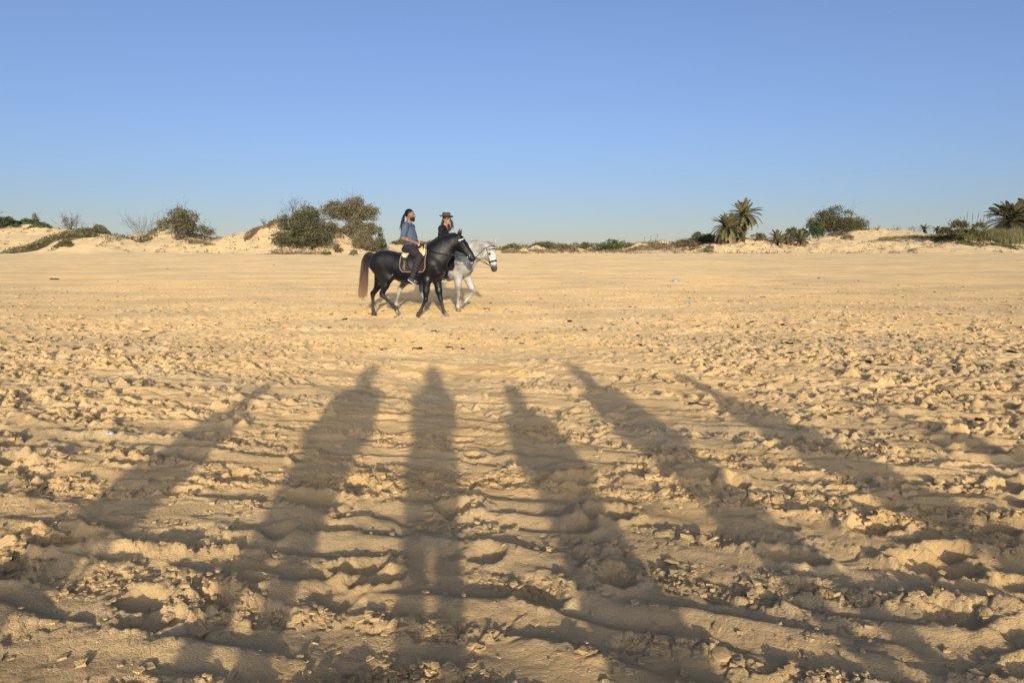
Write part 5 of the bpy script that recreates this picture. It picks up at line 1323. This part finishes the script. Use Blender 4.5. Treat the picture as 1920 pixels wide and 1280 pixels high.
bush('green_bush', 'dark green bush on the skyline behind the young palms', 'bush', 1466, 1512, 422, 448, M_LEAF_GREEN, G3, dens=100, leaf=.2, lobes=12, Y=105)
bush('large_bush', 'big olive bush on top of the bare right dune', 'bush', 1514, 1616, 389, 442, M_LEAF_MID, G3, dens=115, leaf=.22, lobes=30, twigs=20, seed=77, Y=107, bare=8)
bush('green_bush', 'dark green bush at the left foot of the big bush on the right dune', 'bush', 1508, 1548, 404, 447, M_LEAF_GREEN, G3, dens=105, leaf=.21, lobes=14, twigs=8, Y=104)
X_, Y_, Z_ = hit(1483, 461)
st_ = empty('palm_stump', (X_, Y_, Z_)); tag(st_, 'pale broken palm stump standing between the two young palms', 'stump')
mb = MB(); zz = np.linspace(-.15, 1.25, 9); mb.tube(np.stack([.06 * np.sin(zz * 2), 0 * zz, zz], -1), [.15, .14, .125, .12, .13, .12, .11, .09, .05], 8); mb.build('trunk', M_TWIG, st_)
mb = MB()
for i in range(26):
    a = i * 2.4; c = np.array((math.cos(a) * .11, math.sin(a) * .11, .1 + i * .04)); mb.tube([c, c + np.array((math.cos(a) * .06, math.sin(a) * .06, .10))], [.03, .01], 4)
mb.build('leaf_bases', M_TRUNK, st_)
cover('creeping_shrub', 'dry brown mound of twigs on the left slope of the bare right dune', 'shrub', [(1574, 441, 15, 6), (1590, 447, 10, 4)], M_LEAF_DRY, 900, .17, .45, G3)
for k_, (a_, b_, t_) in enumerate(((1632, 1652, 'left'), (1668, 1690, 'middle'), (1700, 1722, 'right'))):
    dead_shrub('dry_tuft', 'thin dry tuft on the bare right dune crest, ' + t_ + ' of three', a_, b_, 420, 432, 7, 1)
palm('young_palm', 'little palm tuft on the skyline right of the bare dune, left of two', 1733, 430, 434, 15, 18, 'dark', .10, low=.05, high=1.3, dry=.05)
palm('young_palm', 'little palm tuft on the skyline, next to the tall reeds', 1757, 432, 435, 14, 18, 'dark', .10, low=.05, high=1.2, dry=.05)
cover('creeping_grass', 'pale green grass strip on the sand below the bare right dune', 'grass', [(1690, 449, 42, 4), (1745, 446, 30, 4)], M_GRASS, 1700, .22, .22, up=.9, wid=.16)
bush('green_bush', 'green bush at the left end of the tall reeds on the right', 'bush', 1764, 1846, 414, 450, M_LEAF_MAT, G3, dens=95, leaf=.2, lobes=12)
cover('creeping_shrub', 'wide grey green mat spilling down the right hummock', 'shrub', [(1800, 445, 38, 9), (1838, 452, 26, 9), (1862, 460, 14, 4)], M_LEAF_MAT, 3600, .19, .50, G3)
cover('creeping_shrub', 'dark mat patch at the lower left of the right hummock', 'shrub', [(1818, 458, 22, 4)], M_LEAF_MAT, 900, .17, .30, G3)
reeds('reed_bed', 'tall yellow green reeds with seed stalks in front of the big palms', 1800, 1888, 416, 449, 2400, plumes=11)
reeds('reed_bed', 'tall straw yellow reeds cut off by the right edge', 1866, 1965, 414, 452, 2600, plumes=5)
palm('date_palm', 'big dark palm with long fronds nearest the right edge', 1893, 414, 442, 52, 64, 'dark', .24, low=-.5, high=1.35, dry=.06, Y=99)
palm('date_palm', 'second dark palm at the right edge, partly cut off', 1938, 404, 442, 50, 56, 'dark', .24, low=-.5, high=1.35, dry=.06, Y=101)
bush('low_shrub', 'small grey shrub on the sand at the far right', 'bush', 1862, 1882, 448, 455, M_LEAF_OLIVE, G3, dens=90, leaf=.14, lobes=5)

# bits of dry weed and twigs strewn over the dune faces
rg = np.random.RandomState(9)
ux = rg.uniform(-80, 2000, 2600); uy = rg.uniform(81, 112, 2600); uu = (ux - 960) / F_PX * uy * _cp; k_ = ~((ux > 712) & (ux < 930)); uu, uy = uu[k_], uy[k_]
pp = np.column_stack([uu, uy, base(uu, uy) + .01])
pp = np.array(pp); rep = rg.randint(2, 6, len(pp)); P = np.repeat(pp, rep, 0) + rg.randn(rep.sum(), 3) * np.array([.13, .13, .02]); d = rg.randn(len(P), 3) * np.array([1, 1, .5]); d[:, 2] = np.abs(d[:, 2]) + .1
V, Q = leaf_quads(P, d, rg.uniform(.12, .36, len(P)), rg.uniform(.025, .07, len(P)), rg)
mb = MB(); mb.add(V, Q); tag(mb.build('dune_debris', M_LEAF_DRY, None, False), 'dry weed and twigs strewn over the dune faces', 'debris', kind='stuff')
# ---------------------------------------------------------------- broken crust and litter on the beach
crg = np.random.RandomState(33)
def clod_mesh(name, seed, flat=.6, jit=.22, sub=1):
    r_ = np.random.RandomState(seed); b = bmesh.new(); bmesh.ops.create_icosphere(b, subdivisions=sub, radius=1.0)
    for v in b.verts:
        v.co *= 1 + r_.uniform(-jit, jit); v.co.z *= flat * (1 if v.co.z > 0 else .5); v.co.x *= 1.15
    me = bpy.data.meshes.new(name); b.to_mesh(me); b.free(); return me
CLODS = [clod_mesh('sand_clod', 100 + i, crg.uniform(.45, .8), .28) for i in range(8)]
for me in CLODS: me.materials.append(M_SAND)
cv = []; cf = []
for me in CLODS:
    cv.append(np.array([v.co[:] for v in me.vertices])); cf.append(np.array([p.vertices[:] for p in me.polygons]))
# the small crumbs: angular eight-cornered lumps
cv, cf = [], []
_q = np.array([(0, 1, 3, 2), (4, 6, 7, 5), (0, 4, 5, 1), (2, 3, 7, 6), (0, 2, 6, 4), (1, 5, 7, 3)]); _t = np.concatenate([_q[:, [0, 1, 2]], _q[:, [0, 2, 3]]])
for k in range(8):
    v = np.array([(a_, b_, c_) for a_ in (-1, 1) for b_ in (-1, 1) for c_ in (-.55, .6)], float) * .78; v = v * crg.uniform(.6, 1.25, (8, 1)) + crg.randn(8, 3) * .14; v[4:, 1] += crg.uniform(-.3, .3); cv.append(v * np.array([1.15, 1, crg.uniform(.7, 1.1)])); cf.append(_t)
lo_i = int(np.searchsorted(RR, 2.15)); hi_i = int(np.searchsorted(RR, 34.0)); mid_i = int(np.searchsorted(RR, 7.5)); near_i = int(np.searchsorted(RR, 6.5))
def scatter(n, i0, i1, prob, size):
    """places on the sheet: row uniform, so evenly thick as seen; prob and size take index arrays"""
    out = []
    got = 0
    while got < n:
        i = crg.randint(i0, i1, n); j = crg.randint(20, NF - 20, n)
        k = crg.rand(n) < prob(i, j); i, j = i[k], j[k]
        out.append(np.column_stack([GX[i, j] + crg.randn(len(i)) * np.minimum(cell[i, j], .03), GY[i, j] + crg.randn(len(i)) * np.minimum(cell[i, j], .03), GZ[i, j], size(RR[i]), RR[i]])); got += len(i)
    return np.concatenate(out)[:n]
def p_main(i, j):
    cl = noise(GX[i, j] / .5, GY[i, j] / .35, 77)
    return (.05 + .95 * crust[i, j] ** 3) * np.clip(.25 + 1.6 * cl, .04, 1) * np.where(RR[i] > 5, .35 + .65 * side[i, j], 1)
def s_main(r_):
    s_ = (.005 + .019 * crg.rand(len(r_)) ** 3) * (1 + .085 * np.maximum(0, r_ - 3)) * np.where((r_ < 6) & (crg.rand(len(r_)) < .10), 1.7, 1.0); return np.minimum(s_, .045)
A = np.concatenate([scatter(10000, lo_i, hi_i, p_main, s_main), scatter(7000, mid_i, hi_i, p_main, s_main),
    scatter(12000, lo_i, near_i, lambda i, j: .05 + .95 * crust[i, j] ** 2, lambda r_: .0035 + .016 * crg.rand(len(r_)) ** 2.5),
    scatter(6000, int(np.searchsorted(RR, 11.0)), hi_i, lambda i, j: np.clip(.5 + noise(GX[i, j] / 1.6, GY[i, j] / 1.2, 78), .02, 1), lambda r_: crg.uniform(.014, .034, len(r_)) * (1 + crg.rand(len(r_)) ** 6))])
score = A[:, 3] / A[:, 4]; order = np.argsort(-score * ((A[:, 4] < 6.0) & (A[:, 3] > .014)))
big = A[order[:300]]; A = A[order[300:]]
V_, T_, off_ = [], [], 0
kind_ = crg.randint(0, 8, len(A)); ang_ = crg.rand(len(A)) * 6.283
for k in range(8):
    S_ = A[kind_ == k]; c_, n_ = np.cos(ang_[kind_ == k])[:, None], np.sin(ang_[kind_ == k])[:, None]; m_ = len(S_); v = cv[k][None] * S_[:, 3][:, None, None]
    P_ = np.stack([v[..., 0] * c_ - v[..., 1] * n_ + S_[:, :1], v[..., 0] * n_ + v[..., 1] * c_ + S_[:, 1:2], v[..., 2] + S_[:, 2:3] + .15 * S_[:, 3:4]], -1)
    V_.append(P_.reshape(-1, 3)); T_.append((cf[k][None] + (np.arange(m_) * len(cv[k]))[:, None, None]).reshape(-1, 3) + off_); off_ += m_ * len(cv[k])
o = link('sand_clods', mesh_np('sand_clods', np.concatenate(V_), np.concatenate(T_), False), M_SAND, ground); o['kind'] = 'stuff'
for (xx, yy, zz_, s_, r__) in big:
    o = bpy.data.objects.new('sand_clod', CLODS[crg.randint(8)]); C.objects.link(o); o.parent = ground
    o.location = (xx, yy, gz(xx, yy) + .25 * s_); o.scale = (s_ * crg.uniform(.8, 1.3),) + (s_,) * 2; o.rotation_euler = (crg.randn() * .3, crg.randn() * .3, crg.rand() * 6.28)

M_FOAM = mat('white_foam', (0.50, 0.49, 0.46), 0.8, 0.12, 60)
M_PLASTIC = mat('grey_white_plastic', (0.34, 0.35, 0.36), 0.35, 0.15, 30, spec=.5)
M_SHELL = mat('pale_shell', (0.45, 0.40, 0.32), 0.6, 0.2, 60)
M_DUNG = mat('dark_weed', (0.018, 0.013, 0.010), 0.9, 0.4, 40, .4)
M_STICK = mat('dark_stick', (0.030, 0.022, 0.016), 0.85, 0.3, 40)
M_GREENP = mat('green_plastic', (0.10, 0.30, 0.05), 0.5, 0.1, 30)
def strewn(name, label, n, r0, r1, s0, s1, m, seed, flat=1.0):
    rs = np.random.RandomState(seed); r_ = 1 / rs.uniform(1 / r1, 1 / r0, n); a_ = rs.uniform(R(-52), R(52), n); X_, Y_ = r_ * np.sin(a_), r_ * np.cos(a_)
    k = noise(X_ / 3.0, Y_ / 2.0, seed) > rs.uniform(-.6, .4, n); X_, Y_, r_ = X_[k], Y_[k], r_[k]; n = len(X_)
    s_ = rs.uniform(s0, s1, n) * (1 + 1.5 * rs.rand(n) ** 8); V, T, of = [], [], 0
    for i in range(n):
        v = cv[rs.randint(8)] * s_[i] * np.array([rs.uniform(.8, 1.8), 1, flat]); a = rs.rand() * 6.28; c_, n_ = math.cos(a), math.sin(a)
        V.append(np.stack([v[:, 0] * c_ - v[:, 1] * n_, v[:, 0] * n_ + v[:, 1] * c_, v[:, 2]], -1) + np.array((X_[i], Y_[i], gz(X_[i], Y_[i]) + .3 * s_[i] * flat))); T.append(cf[0] + of); of += len(v)
    tag(link(name, mesh_np(name, np.concatenate(V), np.concatenate(T), False), m), label, 'debris', kind='stuff')
def lump(name, label, cat, px, py, size, m, n=6, flat=.6, spread=.8, group=None):
    """irregular piece made of overlapping crumbs, fused in one surface"""
    x_, y_ = ground_px(px, py)
    if y_ > 15:
        for _ in range(3): y_ = (CAM_H - base1(x_, y_)) / math.tan(PITCH + math.atan((py - 640) / F_PX)); x_ = x_at(px, y_, 0)
    s = size / F_PX * y_ / 2; r_ = np.random.RandomState(int(px))
    pr = [ell((r_.uniform(-1, 1) * spread * s, r_.uniform(-.5, .5) * s, r_.uniform(.1, .6) * s * flat), np.array((r_.uniform(.35, .6), r_.uniform(.3, .5), r_.uniform(.25, .5) * flat)) * s, rotz(r_.rand() * 3) @ roty(r_.randn() * .4)) for _ in range(n)]
    o, _ = blob(name, pr, s / 9, s * .10, m, None, s * .2); o.location = (x_, y_, gz(x_, y_)); tag(o, label, cat, group); return o
lump('foam_piece', 'white foam scrap lying on the sand at middle left', 'litter', 206, 819, 20, M_FOAM)
lump('foam_piece', 'flat white crumbs of foam left of the central shadow', 'litter', 534, 898, 26, M_FOAM, 8, .3, 1.0)
lump('plastic_bag', 'crumpled pale plastic bag far away right of the white horse', 'litter', 1266, 528, 16, M_PLASTIC, 7, .8)
lump('plastic_scrap', 'flat white scrap far away, left of the crumpled bag', 'litter', 1092, 529, 9, M_PLASTIC, 5, .4)
lump('plastic_scrap', 'grey plastic scrap in front of the crumpled bag', 'litter', 1292, 569, 12, M_PLASTIC, 6, .7)
lump('plastic_scrap', 'thin white strip on sand between the right hand shadows and the riders', 'litter', 1253, 644, 18, M_PLASTIC, 6, .25, 1.0)
lump('plastic_scrap', 'white crumbs right of the shortest central shadow', 'litter', 1005, 743, 14, M_FOAM, 6, .3, 1.0)
lump('seaweed_clump', 'dark clump of dry weed on the right of the sand', 'weed', 1773, 737, 17, M_DUNG, 8, .8)
lump('seaweed_clump', 'low dark clump of weed, centre right, nearer the riders', 'weed', 1478, 644, 16, M_DUNG, 7, .5)
lump('seaweed_clump', 'small brown clump near the right edge, below the dark one', 'weed', 1835, 790, 18, M_DUNG, 7, .5)
lump('seaweed_clump', 'flat dark strip of weed at upper left of the sand', 'weed', 104, 524, 14, M_STICK, 7, .4, 1.0)
lump('plastic_scrap', 'tiny green scrap in the second shadow from the right', 'litter', 1405, 798, 7, M_GREENP, 5, .5)
strewn('weed_crumbs', 'dark crumbs of dry weed strewn over the beach', 3000, 11.0, 75.0, .008, .022, M_STICK, 5, .7)
strewn('shell_bits', 'small pale shell bits strewn over the beach', 420, 5.0, 30.0, .004, .010, M_SHELL, 6, .5)
x_, y_ = ground_px(1311, 763)
stick = empty('stick', (x_, y_, gz(x_, y_) + .012)); tag(stick, 'thin black stick lying between the two right hand shadows', 'stick')
mb = MB(); mb.tube(smooth_curve([(-.075, .10, .0), (-.02, .03, .012), (.04, -.015, .006), (.085, -.05, .012)], 14), np.linspace(.008, .005, 15), 6); mb.build('stem', M_STICK, stick)
mb = MB(); mb.tube([(-.02, .03, .012), (-.035, -.012, .022)], [.004, .002], 5); mb.build('side_twig', M_STICK, stick)
# ---------------------------------------------------------------- the people beside and behind the camera; the photograph shows their shadows
M_COAT = mat('grey_cloth', (0.10, 0.10, 0.11), 0.85, 0.2, 12, .3, dist=.03)
M_COAT2 = mat('sand_coloured_cloth', (0.24, 0.19, 0.13), 0.85, 0.2, 12, .3, dist=.03)
M_PHONE = mat('black_phone', (0.012, 0.012, 0.013), 0.25, 0.1, 20, spec=.5)
def watcher(label, tip, LG, arms, width=1.0, coat=M_COAT, skirt=False, y_off=-.45):
    """stands where its shadow's head falls on photo point tip; the height follows from the sun"""
    tx, ty = ground_px(*tip)
    k = math.tan(SUN_EL); dirx, diry = -math.sin(SUN_AZ), -math.cos(SUN_AZ)
    H = (ty - y_off) / diry * k; X = tx - dirx * (H / k)
    s = H / 1.77
    root = empty('person', (X, y_off, base1(X, y_off)), R(90)); root.scale = (s * (.9 + .1 * width), s * width * .90, s); tag(root, label, 'person', None)
    los, his = np.array((-.35, -.55, -.02)), np.array((.60, .55, 1.85))
    F = Field(los, his, .022)
    hc = np.array((.02, 0, 1.645)); F.add(xf(head_prims(), np.eye(3), hc), .022); F.add(xf(ear_prims(), np.eye(3), hc), .01)
    F.add(cone((-.01, 0, 1.60), (-.015, 0, 1.45), .055, .06), .03); F.add(ell((-.01, 0, 1.30), (.105, .15, .20)), .05); F.add(ell((0, 0, 1.05), (.10, .14, .20)), .05)
    ck = Field(los, his, .026)
    ck.add([ell((-.01, 0, 1.29), (.135, .195, .22)), ell((0, 0, 1.02), (.145, .205, .24)), cone((0, 0, 1.0), (0, 0, .62 if skirt else .93), .20, .23 if skirt else .19, .92), cone((-.01, -.12, 1.44), (-.01, .12, 1.44), .085, .085)], .06)
    ck.add(cone((-.012, 0, 1.47), (-.008, 0, 1.54), .085, .078), .04)
    lg = Field(los, his, .026)
    for g in (-1, 1):
        sh = np.array((-.01, g * .19, 1.42))
        if arms == 'phone': el_, wr, hn = np.array((.15, g * .19, 1.22)), np.array((.30, g * .10, 1.47)), np.array((.34, g * .07, 1.55))
        elif arms == 'chest': el_, wr, hn = np.array((.04, g * .235, 1.16)), np.array((.22, g * .10, 1.26)), np.array((.27, g * .04, 1.30))
        else: el_, wr, hn = np.array((-.01, g * .25, 1.13)), np.array((.06, g * .26, .88)), np.array((.08, g * .26, .79))
        F.add(cone((-.01, g * .08, 1.44), sh, .06, .055), .04); F.add(chain([sh, el_, wr], [.054, .043, .029]), .03)
        P, fin = fist(wr, (hn - wr) + np.array((.03, 0, 0)), -g); F.add(P, .015)
        for f_ in fin: F.add(f_, .005)
        ck.add(cone((-.01, g * .07, 1.46), sh, .062, .072), .05); ck.add(chain([sh, el_, el_ * .3 + wr * .7], [.074, .062, .050]), .04)
        F.add(chain([(0, g * .10, .92), (.01, g * LG[0], .50), (-.01, g * LG[1], .10)], [.080, .050, .038]), .03)
        lg.add(chain([(0, g * .095, .93), (.01, g * LG[0], .50), (-.01, g * LG[1], .10)], [.100, .066, .056]), .02)
        blob('shoe', [cone((-.05, g * (LG[1] + .005), .045), (.11, g * (LG[1] + .015), .035), .045, .040), cone((.11, g * (LG[1] + .015), .035), (.17, g * (LG[1] + .02), .03), .04, .028), cone((-.015, g * LG[1], .12), (-.02, g * LG[1], .05), .05, .045)], .014, .03, M_SHOE, root, cuts=[((0, 0, -1), (0, 0, .0))])
    link('body', F.mesh('body'), M_SKIN, root); link('coat', ck.mesh('coat'), coat, root); link('trousers', lg.mesh('trousers'), M_TROUSER, root)
    blob('hair', xf([ell((-.022, 0, .048), (.125, .125, .128)), ell((-.045, 0, -.04), (.085, .105, .11))], np.eye(3), hc), .014, .02, M_BROWNHAIR, root, cuts=[((.82, 0, -.57), hc + np.array((.03, 0, .04)))])
    return root
photographer = watcher('photographer behind the camera, casting the tall central shadow', (812, 693), (.105, .115), 'phone', .98, M_COAT, y_off=-.42)
watcher('person casting the slanting shadow just left of the central one', (697, 692), (.13, .15), 'chest', 1.1, M_COAT2)
watcher('person casting the leftmost of the long shadows', (497, 724), (.12, .14), 'down', .92, M_COAT, y_off=-.75)
watcher('short person casting the shadow just right of the central one', (957, 728), (.11, .12), 'chest', 1.12, M_COAT2, True)
watcher('person casting the third long shadow from the right', (1072, 688), (.14, .17), 'chest', 1.0, M_COAT, y_off=-.5)
watcher('person casting the second long shadow from the right', (1277, 706), (.11, .12), 'down', .95, M_COAT2, y_off=-.7)
watcher('person casting the faint shadow at the right edge', (1600, 752), (.11, .12), 'down', .85, M_COAT, y_off=-1.1)
ph = empty('smartphone', (0, -.055, CAM_H - .01)); tag(ph, 'smartphone held up by the photographer behind the camera', 'phone')
b = bmesh.new(); bmesh.ops.create_cube(b, size=1.0, matrix=Matrix.Diagonal((.165, .009, .078, 1))); bmesh.ops.bevel(b, geom=b.edges[:], offset=.003, segments=2, affect='EDGES'); me = bpy.data.meshes.new('case'); b.to_mesh(me); b.free(); link('case', me, M_PHONE, ph)
for zz in (-.02, .0, .02):
    mb = MB(); mb.tube([(.06, .0045, zz), (.06, .0075, zz)], [.0075, .0070], 12); mb.build('lens', M_EYE, ph)
